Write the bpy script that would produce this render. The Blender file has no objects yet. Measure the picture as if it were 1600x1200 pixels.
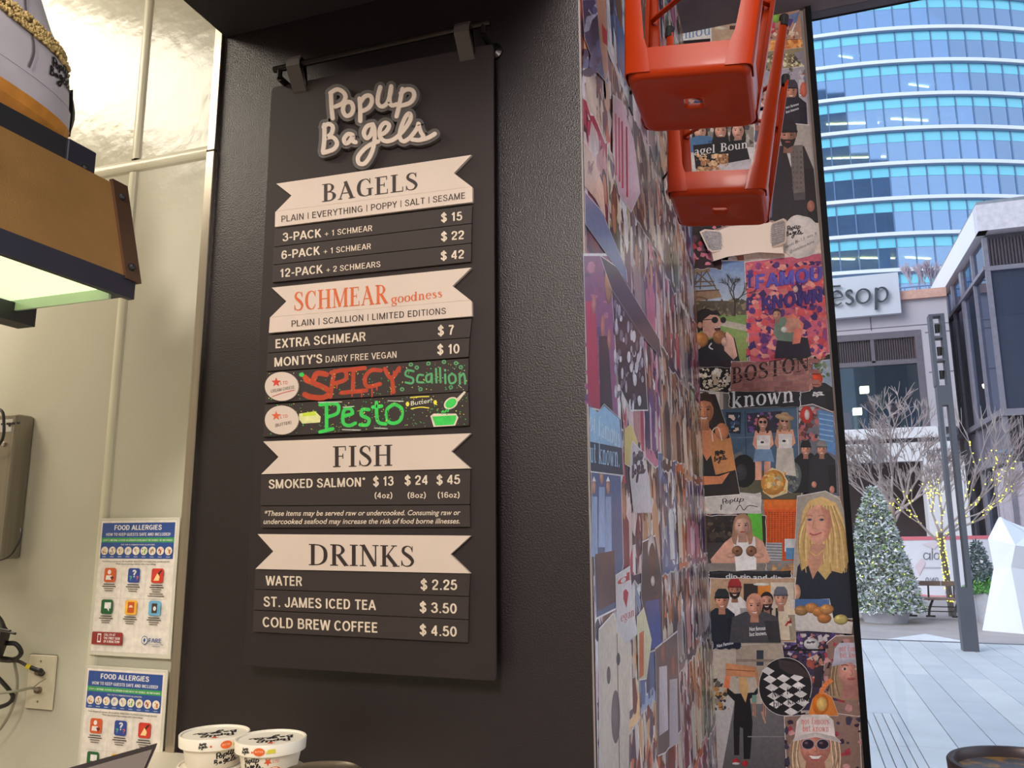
import bpy, math, random
from math import sin, cos, pi, radians as rad
import numpy as np
from mathutils import Matrix, Vector

# ---------------------------------------------------------------- camera, sky, lights, exposure
C = bpy.context.scene.collection
scn = bpy.context.scene
YAW, PITCH, ROLL, FPX = -0.333157, 0.183499, -0.0041675, 1263.63
def cam_axes():
    f = np.array([sin(YAW)*cos(PITCH), cos(YAW)*cos(PITCH), sin(PITCH)])
    r = np.array([cos(YAW), -sin(YAW), 0.0]); u = np.cross(r, f)
    c, s = cos(ROLL), sin(ROLL)
    return np.array([c*r+s*u, -s*r+c*u, f])
AX = cam_axes(); EYE = np.array([0, 0, 1.5])
cd = bpy.data.cameras.new('camera'); cam = bpy.data.objects.new('camera', cd); C.objects.link(cam)
cd.sensor_width = 36; cd.sensor_fit = 'HORIZONTAL'; cd.lens = FPX/1600*36; cd.clip_start = .05; cd.clip_end = 600
mw = Matrix.Identity(4)
for i in range(3):
    mw[i][0], mw[i][1], mw[i][2], mw[i][3] = AX[0][i], AX[1][i], -AX[2][i], EYE[i]
cam.matrix_world = mw
scn.camera = cam
scn.view_settings.view_transform = 'Standard'; scn.view_settings.look = 'None'
scn.view_settings.exposure = 0.0; scn.view_settings.gamma = 1; scn.view_settings.use_curve_mapping = False

world = bpy.data.worlds.new('sky'); scn.world = world; world.use_nodes = True
wn = world.node_tree; bg = wn.nodes['Background']
tc = wn.nodes.new('ShaderNodeTexCoord'); sp = wn.nodes.new('ShaderNodeSeparateXYZ'); cr = wn.nodes.new('ShaderNodeValToRGB')
wn.links.new(tc.outputs['Generated'], sp.inputs[0]); wn.links.new(sp.outputs['Z'], cr.inputs[0]); wn.links.new(cr.outputs[0], bg.inputs[0])
cr.color_ramp.elements[0].position = 0.0; cr.color_ramp.elements[0].color = (.86, .92, 1.0, 1)
cr.color_ramp.elements[1].position = .8; cr.color_ramp.elements[1].color = (.60, .76, 1.0, 1)
bg.inputs[1].default_value = 1.5

def area(name, loc, target, sx, sy, power, col):
    l = bpy.data.lights.new(name, 'AREA'); l.shape = 'RECTANGLE'; l.size = sx; l.size_y = sy; l.energy = power; l.color = col
    o = bpy.data.objects.new(name, l); C.objects.link(o); o.location = loc
    o.rotation_euler = (Vector(target)-Vector(loc)).to_track_quat('-Z', 'Y').to_euler(); return o
sn = bpy.data.lights.new('hazy_sun', 'SUN'); sn.energy = 2.3; sn.angle = rad(35); sn.color = (1.0, .97, .94)
so = bpy.data.objects.new('hazy_sun', sn); C.objects.link(so); so.rotation_euler = Vector((.62, .72, -.55)).to_track_quat('-Z', 'Y').to_euler(); so.location = (-20, -20, 30)
WARM = (1.0, .90, .72)
area('kitchen_ceiling_light', (-3.3, .55, 3.85), (-2.5, 1.2, 0), 1.3, .8, 56, WARM)
area('shop_fill_light', (-1.3, -1.7, 3.9), (-.9, 1.5, 1.0), 1.6, .8, 30, (1.0, .86, .74))  # general fill added behind the camera, no visible fitting
area('collage_fill_light', (-.25, .5, 4.15), (-.1, 4.2, 1.2), .9, 1.6, 40, (1.0, .9, .82))  # unseen lamp added to brighten the collage walls
area('far_wall_fill_light', (.0, -2.5, 3.9), (0, 4.2, 1.0), .7, 1.2, 175, (1.0, .93, .88))  # extra fill out of view, added to lift the dim far wall

# ---------------------------------------------------------------- helpers
def P(x, y, ax, val):                      # point of the world seen at a photo pixel, on the plane axis=val
    d = np.array([(x-800)/FPX, (600-y)/FPX, 1.0]) @ AX
    t = (val-EYE[ax])/d[ax]; return EYE+t*d
def lin(c):
    return tuple((v/255/12.92) if v/255 <= .04045 else ((v/255+.055)/1.055)**2.4 for v in c)
MC = {}
def mat(name, col, rough=.5, metal=0, noise=.12, scale=8, bump=0, bscale=None, emit=0, spec=.5, coat=0, stretch=None, col2=None, thr=None, emcol=None):
    if name in MC: return MC[name]
    m = bpy.data.materials.new(name); m.use_nodes = True; nt = m.node_tree; b = nt.nodes['Principled BSDF']
    c = lin(col); MC[name] = m
    tx = nt.nodes.new('ShaderNodeTexCoord'); mp = nt.nodes.new('ShaderNodeMapping'); nt.links.new(tx.outputs['Object'], mp.inputs[0])
    if stretch: mp.inputs['Scale'].default_value = stretch
    n = nt.nodes.new('ShaderNodeTexNoise'); n.inputs['Scale'].default_value = scale; n.inputs['Detail'].default_value = 5
    nt.links.new(mp.outputs[0], n.inputs['Vector'])
    r = nt.nodes.new('ShaderNodeValToRGB'); nt.links.new(n.outputs[0], r.inputs[0]); nt.links.new(r.outputs[0], b.inputs['Base Color'])
    e = r.color_ramp.elements
    if col2:
        t0, t1 = thr or (.45, .6); e[0].position = t0; e[1].position = t1; e[0].color = (*c, 1); e[1].color = (*lin(col2), 1)
    else:
        e[0].position = .3; e[1].position = .7
        e[0].color = (*[v*(1-noise) for v in c], 1); e[1].color = (*[min(1, v*(1+noise)) for v in c], 1)
    b.inputs['Roughness'].default_value = rough; b.inputs['Metallic'].default_value = metal
    b.inputs['Specular IOR Level'].default_value = spec; b.inputs['Coat Weight'].default_value = coat; b.inputs['Coat Roughness'].default_value = .08
    if bump:
        n2 = nt.nodes.new('ShaderNodeTexNoise'); n2.inputs['Scale'].default_value = bscale or scale*4; n2.inputs['Detail'].default_value = 3
        nt.links.new(mp.outputs[0], n2.inputs['Vector'])
        bp = nt.nodes.new('ShaderNodeBump'); bp.inputs['Strength'].default_value = bump; bp.inputs['Distance'].default_value = .01
        nt.links.new(n2.outputs[0], bp.inputs['Height']); nt.links.new(bp.outputs[0], b.inputs['Normal'])
    if emit:
        b.inputs['Emission Color'].default_value = (*lin(emcol or col), 1); b.inputs['Emission Strength'].default_value = emit
    return m
def glassmat(name, tint, refl=.35, rough=.02, trans=(.8, .9, .95), body=0.0, bodycol=(90, 130, 160), ior=1.5):
    if name in MC: return MC[name]
    m = bpy.data.materials.new(name); m.use_nodes = True; nt = m.node_tree; nt.nodes.clear(); MC[name] = m
    out = nt.nodes.new('ShaderNodeOutputMaterial'); tr = nt.nodes.new('ShaderNodeBsdfTransparent'); gl = nt.nodes.new('ShaderNodeBsdfGlossy')
    di = nt.nodes.new('ShaderNodeBsdfDiffuse'); m1 = nt.nodes.new('ShaderNodeMixShader'); m2 = nt.nodes.new('ShaderNodeMixShader')
    fr = nt.nodes.new('ShaderNodeFresnel'); fr.inputs[0].default_value = ior
    ad = nt.nodes.new('ShaderNodeMath'); ad.operation = 'ADD'; ad.use_clamp = True; ad.inputs[1].default_value = refl
    nt.links.new(fr.outputs[0], ad.inputs[0])
    tr.inputs[0].default_value = (*trans, 1); gl.inputs[0].default_value = (*lin(tint), 1); gl.inputs['Roughness'].default_value = rough
    di.inputs[0].default_value = (*lin(bodycol), 1)
    m1.inputs[0].default_value = body; nt.links.new(tr.outputs[0], m1.inputs[1]); nt.links.new(di.outputs[0], m1.inputs[2])
    nt.links.new(ad.outputs[0], m2.inputs[0]); nt.links.new(m1.outputs[0], m2.inputs[1]); nt.links.new(gl.outputs[0], m2.inputs[2])
    nt.links.new(m2.outputs[0], out.inputs[0]); return m
def printmat(name, rough=.45, spec=.5, coat=0, bump=.0):
    if name in MC: return MC[name]
    m = bpy.data.materials.new(name); m.use_nodes = True; nt = m.node_tree; b = nt.nodes['Principled BSDF']; MC[name] = m
    a = nt.nodes.new('ShaderNodeVertexColor'); a.layer_name = 'Col'
    tx = nt.nodes.new('ShaderNodeTexCoord'); n = nt.nodes.new('ShaderNodeTexNoise'); n.inputs['Scale'].default_value = 60; n.inputs['Detail'].default_value = 4
    nt.links.new(tx.outputs['Object'], n.inputs['Vector'])
    r = nt.nodes.new('ShaderNodeMapRange'); r.inputs[1].default_value = .3; r.inputs[2].default_value = .7; r.inputs[3].default_value = .86; r.inputs[4].default_value = 1.1
    nt.links.new(n.outputs[0], r.inputs[0])
    mx = nt.nodes.new('ShaderNodeVectorMath'); mx.operation = 'MULTIPLY'
    nt.links.new(a.outputs[0], mx.inputs[0]); nt.links.new(r.outputs[0], mx.inputs[1]); nt.links.new(mx.outputs[0], b.inputs['Base Color'])
    b.inputs['Roughness'].default_value = rough; b.inputs['Specular IOR Level'].default_value = spec; b.inputs['Coat Weight'].default_value = coat
    b.inputs['Coat Roughness'].default_value = .25
    if bump:
        w = nt.nodes.new('ShaderNodeTexNoise'); w.inputs['Scale'].default_value = 9; nt.links.new(tx.outputs['Object'], w.inputs['Vector'])
        bp = nt.nodes.new('ShaderNodeBump'); bp.inputs['Strength'].default_value = bump; bp.inputs['Distance'].default_value = .02
        nt.links.new(w.outputs[0], bp.inputs['Height']); nt.links.new(bp.outputs[0], b.inputs['Normal'])
    return m
def wl(o):
    v = np.zeros(3)
    while o is not None: v += np.array(o.location); o = o.parent
    return v
def tag(o, label=None, cat=None, group=None, kind=None):
    if label: o['label'] = label
    if cat: o['category'] = cat
    if group: o['group'] = group
    if kind: o['kind'] = kind
    return o
def thing(name, label, cat, loc=(0, 0, 0), group=None):
    o = bpy.data.objects.new(name, None); C.objects.link(o); o.location = [float(v) for v in loc]; o.empty_display_size = .05
    return tag(o, label, cat, group)
def mesh_obj(name, V, F, m, parent=None, local=False, smooth=False, cols=None):
    V = np.array(V, float).reshape(-1, 3)
    loc = np.zeros(3)
    if not local:
        if parent is None:
            mn, mx = V.min(0), V.max(0); loc = np.array([(mn[0]+mx[0])/2, (mn[1]+mx[1])/2, mn[2]]); V = V-loc
        else: V = V-wl(parent)
    me = bpy.data.meshes.new(name); me.from_pydata(V.tolist(), [], F); me.materials.append(m)
    if cols is not None:
        ca = me.color_attributes.new('Col', 'FLOAT_COLOR', 'CORNER'); buf = []
        for f, c in zip(F, cols):
            if isinstance(c[0], (tuple, list)):
                for q in c: buf += [*lin(q), 1]
            else: buf += [*lin(c), 1]*len(f)
        ca.data.foreach_set('color', buf)
    if smooth:
        me.polygons.foreach_set('use_smooth', [True]*len(me.polygons))
        try: me.set_sharp_from_angle(angle=rad(40))
        except Exception: pass
    me.update()
    o = bpy.data.objects.new(name, me); C.objects.link(o); o.parent = parent; o.location = loc; return o
class B:                                   # geometry buffer -> ONE mesh object
    def __init__(s): s.V = []; s.F = []; s.c = []
    def add(s, V, F, c=None):
        k = len(s.V); s.V += [tuple(v) for v in V]; s.F += [tuple(i+k for i in f) for f in F]; s.c += [c]*len(F); return s
    def hexa(s, p):                        # 8 corners: bottom ring 4, top ring 4
        return s.add(p, [(3, 2, 1, 0), (4, 5, 6, 7), (0, 1, 5, 4), (1, 2, 6, 5), (2, 3, 7, 6), (3, 0, 4, 7)])
    def box(s, a, b, R=None):
        (x0, y0, z0), (x1, y1, z1) = a, b
        p = [(x0, y0, z0), (x1, y0, z0), (x1, y1, z0), (x0, y1, z0), (x0, y0, z1), (x1, y0, z1), (x1, y1, z1), (x0, y1, z1)]
        if R is not None: p = [tuple(R @ Vector(q)) for q in p]
        return s.hexa(p)
    def bbox(s, a, b, r=.004, R=None):     # box with chamfered edges (all vertical + horizontal)
        a = np.array(a, float); b = np.array(b, float); rings = []
        for z, i in ((a[2], r), (a[2]+r, 0), (b[2]-r, 0), (b[2], r)):
            x0, y0, x1, y1 = a[0]+i, a[1]+i, b[0]-i, b[1]-i; k = r
            rings.append([(x0+k, y0, z), (x1-k, y0, z), (x1, y0+k, z), (x1, y1-k, z), (x1-k, y1, z), (x0+k, y1, z), (x0, y1-k, z), (x0, y0+k, z)])
        if R is not None: rings = [[tuple(R @ Vector(q)) for q in rr] for rr in rings]
        return s.loft(rings, caps=True)
    def loft(s, rings, caps=True, closed=True):
        n = len(rings[0]); V = [q for r in rings for q in r]; F = []
        for i in range(len(rings)-1):
            for j in range(n if closed else n-1):
                F.append((i*n+j, i*n+(j+1) % n, (i+1)*n+(j+1) % n, (i+1)*n+j))
        if caps and closed: F += [tuple(range(n-1, -1, -1)), tuple((len(rings)-1)*n+j for j in range(n))]
        return s.add(V, F)
    def tube(s, pts, r, n=8, caps=True):
        pts = [Vector(p) for p in pts]; rs = r if isinstance(r, (list, tuple)) else [r]*len(pts); rings = []
        for i, p in enumerate(pts):
            d = (pts[min(i+1, len(pts)-1)]-pts[max(i-1, 0)]).normalized()
            a = d.orthogonal().normalized() if i == 0 else (a-d*a.dot(d)).normalized()
            b = d.cross(a); rings.append([tuple(p+rs[i]*(cos(2*pi*k/n)*a+sin(2*pi*k/n)*b)) for k in range(n)])
        return s.loft(rings, caps)
    def lathe(s, prof, c=(0, 0, 0), n=40, caps=True):
        return s.loft([[(c[0]+r*cos(2*pi*k/n), c[1]+r*sin(2*pi*k/n), c[2]+z) for k in range(n)] for r, z in prof], caps)
    def prism(s, poly, off):               # poly: 3D points, off: offset vector
        n = len(poly); V = [tuple(p) for p in poly]+[tuple(np.array(p)+np.array(off)) for p in poly]
        return s.add(V, [tuple(range(n-1, -1, -1)), tuple(range(n, 2*n))]+[(i, (i+1) % n, n+(i+1) % n, n+i) for i in range(n)])
    def ball(s, c, r, n=10, m=7, sq=(1, 1, 1)):
        return s.loft([[(c[0]+sq[0]*r*sin(pi*j/m)*cos(2*pi*k/n), c[1]+sq[1]*r*sin(pi*j/m)*sin(2*pi*k/n), c[2]-sq[2]*r*cos(pi*j/m)) for k in range(n)] for j in range(m+1)], False)
    def build(s, name, m, parent=None, **k): return mesh_obj(name, s.V, s.F, m, parent, cols=(s.c if s.c and s.c[0] is not None else None), **k)
def struct(name, b, m): return tag(b.build(name, m), kind='structure')

def smooth_pts(pts, sub=6):
    if len(pts) < 3: return [tuple(p) for p in pts]
    out = []; n = len(pts)
    for i in range(n-1):
        p0, p1, p2, p3 = [np.array(pts[max(0, min(n-1, j))], float) for j in (i-1, i, i+1, i+2)]
        for k in range(sub):
            t = k/sub; out.append(tuple(.5*((2*p1)+(-p0+p2)*t+(2*p0-5*p1+4*p2-p3)*t*t+(-p0+3*p1-3*p2+p3)*t**3)))
    out.append(tuple(pts[-1])); return out
def ribbon(pts, w, caps=False, sub=6):     # list of quads following a 2D path
    ws = list(w) if isinstance(w, (list, tuple)) else [w]*len(pts)
    q = smooth_pts([(*p, x) for p, x in zip(pts, ws)], sub); L = []; polys = []
    for i, p in enumerate(q):
        a = np.array(q[max(i-1, 0)][:2]); b = np.array(q[min(i+1, len(q)-1)][:2]); d = b-a; l = np.hypot(*d) or 1; n = np.array([-d[1], d[0]])/l
        c = np.array(p[:2]); L.append((c+n*p[2]/2, c-n*p[2]/2))
    for (a, b), (c, d) in zip(L, L[1:]): polys.append([tuple(a), tuple(b), tuple(d), tuple(c)])
    if caps:
        for p in (q[0], q[-1]): polys.append([(p[0]+p[2]/2*cos(2*pi*k/10), p[1]+p[2]/2*sin(2*pi*k/10)) for k in range(10)])
    return polys
def ell(cx, cy, rx, ry, rot=0, n=20):
    c, s = cos(rot), sin(rot)
    return [(cx+rx*cos(a)*c-ry*sin(a)*s, cy+rx*cos(a)*s+ry*sin(a)*c) for a in [2*pi*k/n for k in range(n)]]
# --- lettering
TXT = {}
def sans(s, bold=0.0, shear=0.0):          # (verts, faces) of the text, x from 0..1, baseline 0, cap height 1
    k = (s, bold, shear)
    if k in TXT: return TXT[k]
    def raw(t):
        cu = bpy.data.curves.new('t', 'FONT'); cu.body = t; cu.size = 1; cu.offset = bold; cu.shear = shear; cu.resolution_u = 3
        o = bpy.data.objects.new('t', cu); C.objects.link(o); bpy.context.view_layer.update()
        dg = bpy.context.evaluated_depsgraph_get(); me = o.evaluated_get(dg).to_mesh()
        V = np.array([v.co[:2] for v in me.vertices]).reshape(-1, 2); F = [tuple(p.vertices) for p in me.polygons]
        o.evaluated_get(dg).to_mesh_clear(); bpy.data.objects.remove(o); bpy.data.curves.remove(cu); return V, F
    if 'cap' not in TXT: TXT['cap'] = raw('H')[0][:, 1].max()
    V, F = raw(s); V = V/TXT['cap']; x0, x1 = V[:, 0].min(), V[:, 0].max(); V[:, 0] = (V[:, 0]-x0)/(x1-x0)
    TXT[k] = (V, F); return TXT[k]
T_, t_ = .17, .055
def bar(x0, x1, y, w=.05): return ([(x0, y), (x1, y)], w)
def stem(x, y0=0, y1=1, w=T_): return ([(x, y0), (x, y1)], w)
RO = lambda cx, cy, rx, ry, T=.15, t=.05, a0=0, a1=360, n=12: ([(cx+rx*cos(rad(a0+(a1-a0)*k/n)), cy+ry*sin(rad(a0+(a1-a0)*k/n))) for k in range(n+1)], [t+(T-t)*abs(cos(rad(a0+(a1-a0)*k/n)))**1.3 for k in range(n+1)])
GL = {
 'A': ([([(.1, 0), (.41, 1)], .06), ([(.37, 1), (.72, 0)], .17), bar(.2, .6, .34), bar(0, .22, .02), bar(.54, .88, .02)], .86),
 'B': ([stem(.2), ([(.2, .975), (.44, .95), (.55, .76), (.44, .57), (.2, .53)], [.05, .07, .15, .07, .05]), ([(.2, .53), (.5, .49), (.63, .27), (.5, .05), (.2, .025)], [.05, .07, .18, .07, .05]), bar(.02, .3, .02), bar(.02, .3, .98)], .76),
 'C': ([([(.7, .72), (.6, .92), (.44, .975), (.22, .85), (.13, .5), (.22, .15), (.44, .025), (.6, .08), (.72, .27)], [.04, .06, .05, .14, .18, .14, .05, .06, .04]), ([(.7, .68), (.7, 1)], .04)], .8),
 'D': ([stem(.2), ([(.2, .975), (.5, .95), (.72, .78), (.78, .5), (.72, .22), (.5, .05), (.2, .025)], [.05, .06, .14, .18, .14, .06, .05]), bar(.02, .3, .02), bar(.02, .3, .98)], .92),
 'E': ([stem(.2), bar(.02, .62, .975), bar(.2, .5, .52), bar(.02, .66, .025), ([(.61, .78), (.61, 1)], .04), ([(.49, .4), (.49, .64)], .04), ([(.65, 0), (.65, .26)], .04)], .74),
 'F': ([stem(.2), bar(.02, .62, .975), bar(.2, .5, .52), bar(.02, .38, .025), ([(.61, .78), (.61, 1)], .04), ([(.49, .4), (.49, .64)], .04)], .7),
 'G': ([([(.7, .72), (.6, .92), (.44, .975), (.22, .85), (.13, .5), (.22, .15), (.46, .025), (.62, .06), (.7, .1)], [.04, .06, .05, .14, .18, .14, .05, .06, .06]), stem(.7, .03, .42, .15), bar(.54, .86, .42), ([(.7, .68), (.7, 1)], .04)], .88),
 'H': ([stem(.2), stem(.72), bar(.2, .72, .52), bar(.02, .38, .02), bar(.02, .38, .98), bar(.54, .9, .02), bar(.54, .9, .98)], .92),
 'I': ([stem(.2), bar(.02, .38, .02), bar(.02, .38, .98)], .42),
 'K': ([stem(.2), ([(.26, .42), (.66, .98)], .05), ([(.34, .55), (.74, .02)], .17), bar(.02, .38, .02), bar(.02, .38, .98), bar(.52, .78, .98), bar(.58, .9, .02)], .88),
 'L': ([stem(.2), bar(.02, .64, .025), bar(.02, .38, .98), ([(.63, 0), (.63, .28)], .04)], .7),
 'M': ([stem(.14, 0, 1, .06), ([(.16, 1), (.5, .03)], .16), ([(.5, .03), (.84, 1)], .06), stem(.88), bar(0, .28, .02), bar(0, .2, .98), bar(.72, 1.04, .02), bar(.84, 1.04, .98)], 1.06),
 'N': ([stem(.14, 0, 1, .06), ([(.14, 1), (.7, 0)], .17), stem(.72, 0, 1, .06), bar(0, .28, .02), bar(0, .2, .98), bar(.58, .86, .98)], .86),
 'R': ([stem(.2), ([(.2, .975), (.47, .95), (.6, .74), (.47, .54), (.2, .5)], [.05, .07, .16, .07, .05]), ([(.38, .52), (.74, .01)], .17), bar(.02, .38, .02), bar(.02, .3, .98), bar(.64, .86, .02)], .84),
 'S': ([([(.54, .76), (.47, .92), (.32, .975), (.16, .88), (.14, .7), (.3, .56), (.46, .43), (.56, .25), (.46, .07), (.28, .025), (.13, .09), (.07, .26)], [.04, .05, .05, .12, .14, .17, .17, .14, .09, .05, .05, .04]), ([(.545, .7), (.545, .98)], .035), ([(.065, .03), (.065, .3)], .035)], .66),
 'O': ([RO(.42, .5, .31, .47, .18, .06)], .84), 'T': ([stem(.36), bar(.02, .7, .975), ([(.03, .74), (.03, 1)], .05), ([(.69, .74), (.69, 1)], .05), bar(.2, .52, .02)], .74),
 'U': ([stem(.2, .2, 1), ([(.2, .25), (.28, .04), (.45, .02), (.6, .1), (.66, .3), (.66, 1)], .07), bar(.04, .36, .98), bar(.54, .78, .98)], .84),
 'W': ([([(.1, 1), (.34, 0)], .16), ([(.34, 0), (.52, .9)], .06), ([(.5, 1), (.74, 0)], .16), ([(.74, 0), (.96, 1)], .06), bar(0, .26, .98), bar(.84, 1.06, .98)], 1.06),
 'o': ([RO(.31, .34, .23, .32)], .62), 'e': ([RO(.3, .34, .22, .32, .14, .05, 0, 320), bar(.12, .5, .38)], .58),
 'd': ([RO(.27, .34, .2, .32), stem(.5, 0, 1, .14), bar(.4, .5, .97), bar(.5, .64, .03)], .68), 'b': ([RO(.38, .34, .2, .32), stem(.16, 0, 1, .14), bar(.04, .16, .97)], .64),
 'g': ([RO(.28, .42, .19, .24), ([(.44, .6), (.58, .66)], .08), ([(.2, .2), (.14, .1), (.3, .03), (.5, -.04), (.5, -.2), (.28, -.27), (.1, -.2), (.1, -.06), (.22, .02)], [.05, .07, .1, .12, .08, .05, .08, .07, .05])], .6),
 'n': ([stem(.16, 0, .66, .14), ([(.2, .5), (.36, .65), (.5, .5), (.52, 0)], [.05, .08, .14, .14]), bar(.02, .3, .03), bar(.38, .66, .03), bar(.03, .16, .64)], .7),
 's': ([([(.42, .5), (.26, .65), (.12, .52), (.28, .36), (.42, .18), (.26, .02), (.08, .14)], [.05, .06, .13, .15, .13, .06, .05])], .5),
 'k': ([stem(.16, 0, 1, .14), ([(.2, .28), (.48, .64)], .06), ([(.28, .38), (.56, .03)], .15), bar(.02, .3, .03), bar(.02, .16, .97), bar(.36, .58, .64), bar(.44, .66, .03)], .68),
 'w': ([([(.1, .66), (.27, 0)], .14), ([(.27, 0), (.42, .6)], .06), ([(.4, .66), (.57, 0)], .14), ([(.57, 0), (.76, .66)], .06), bar(0, .22, .64), bar(.66, .84, .64)], .86),
 'a': ([([(.12, .52), (.26, .65), (.42, .52), (.44, .1), (.54, .03)], [.08, .06, .14, .14, .07]), ([(.42, .38), (.18, .3), (.12, .14), (.24, .02), (.42, .14)], [.05, .08, .12, .08, .05])], .58),
 'm': ([stem(.16, 0, .66, .13), ([(.2, .5), (.34, .65), (.46, .5), (.47, 0)], [.05, .07, .13, .13]), ([(.5, .5), (.64, .65), (.76, .5), (.77, 0)], [.05, .07, .13, .13]), bar(.02, .3, .03), bar(.36, .58, .03), bar(.66, .9, .03)], .92),
 'f': ([stem(.2, 0, .8, .14), ([(.2, .78), (.28, .95), (.44, .93)], [.14, .09, .08]), bar(.04, .4, .62), bar(.06, .36, .03)], .42),
 'u': ([stem(.16, .15, .66, .14), ([(.16, .2), (.24, .03), (.4, .06), (.48, .2)], [.14, .08, .06, .05]), stem(.5, 0, .66, .13), bar(.02, .16, .64), bar(.38, .5, .64), bar(.5, .62, .03)], .66),
 't': ([stem(.2, .1, .86, .14), ([(.2, .15), (.28, .03), (.42, .08)], [.14, .08, .06]), bar(.04, .38, .64)], .44),
 'l': ([stem(.16, 0, 1, .14), bar(.02, .32, .03), bar(.03, .16, .97)], .34),
 ' ': ([], .4), '.': ([([(.08, .06), (.2, .06)], .13)], .28), ',': ([([(.14, .08), (.08, -.14)], [.13, .04])], .28)}
def serif(s):                              # polygons normalised like sans()
    polys = []; x = 0
    for ch in s:
        g, adv = GL.get(ch, ([], .4))
        for pts, w in g: polys += [[(a+x, b) for a, b in q] for q in ribbon(pts, w, sub=4)]
        x += adv+.05
    xs = [p[0] for q in polys for p in q]; a, b = min(xs), max(xs)
    V = []; F = []
    for q in polys: F.append(tuple(range(len(V), len(V)+len(q)))); V += [((p[0]-a)/(b-a), p[1]) for p in q]
    return np.array(V), F
LOGO = [  # handwritten two-line shop logo, traced strokes in a 0..1 box (y down)
 [(425, 530), (428, 600), (435, 672)], [(422, 528), (458, 508), (492, 520), (508, 548), (492, 585), (450, 606)],
 [(528, 578), (502, 590), (494, 628), (512, 658), (540, 648), (552, 615), (542, 585), (524, 578)],
 [(588, 560), (592, 620), (592, 688)], [(590, 585), (618, 548), (650, 545), (658, 580), (636, 615), (600, 632)],
 [(706, 495), (694, 540), (692, 585), (715, 605), (745, 585), (762, 535), (768, 490)], [(766, 500), (758, 560), (768, 598), (800, 592)],
 [(832, 505), (815, 590), (798, 662)], [(822, 530), (855, 508), (890, 515), (898, 548), (872, 585), (815, 602)],
 [(388, 708), (388, 790), (380, 862)], [(384, 722), (412, 704), (436, 722), (428, 758), (396, 784)], [(396, 784), (436, 780), (460, 812), (440, 848), (382, 868)],
 [(548, 766), (522, 762), (500, 790), (510, 815), (534, 800), (550, 768), (548, 800), (566, 808)],
 [(664, 706), (630, 718), (612, 755), (628, 785), (652, 765), (668, 715), (674, 790), (656, 870), (620, 926), (586, 928), (580, 893), (610, 852), (650, 822), (695, 803)],
 [(702, 768), (738, 748), (756, 712), (732, 698), (706, 728), (704, 775), (735, 802), (785, 790), (838, 740), (876, 680), (874, 645), (852, 660), (826, 720), (816, 775), (834, 802), (868, 788), (908, 740), (924, 705)],
 [(922, 703), (934, 745), (950, 775), (930, 796), (886, 792)], [(930, 796), (975, 784), (1016, 760)]]
def logo_polys(w=22): return [q for st in LOGO for q in ribbon([((x-375)/645, (y-485)/450) for x, y in st], w/550, True, 5)]


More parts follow.
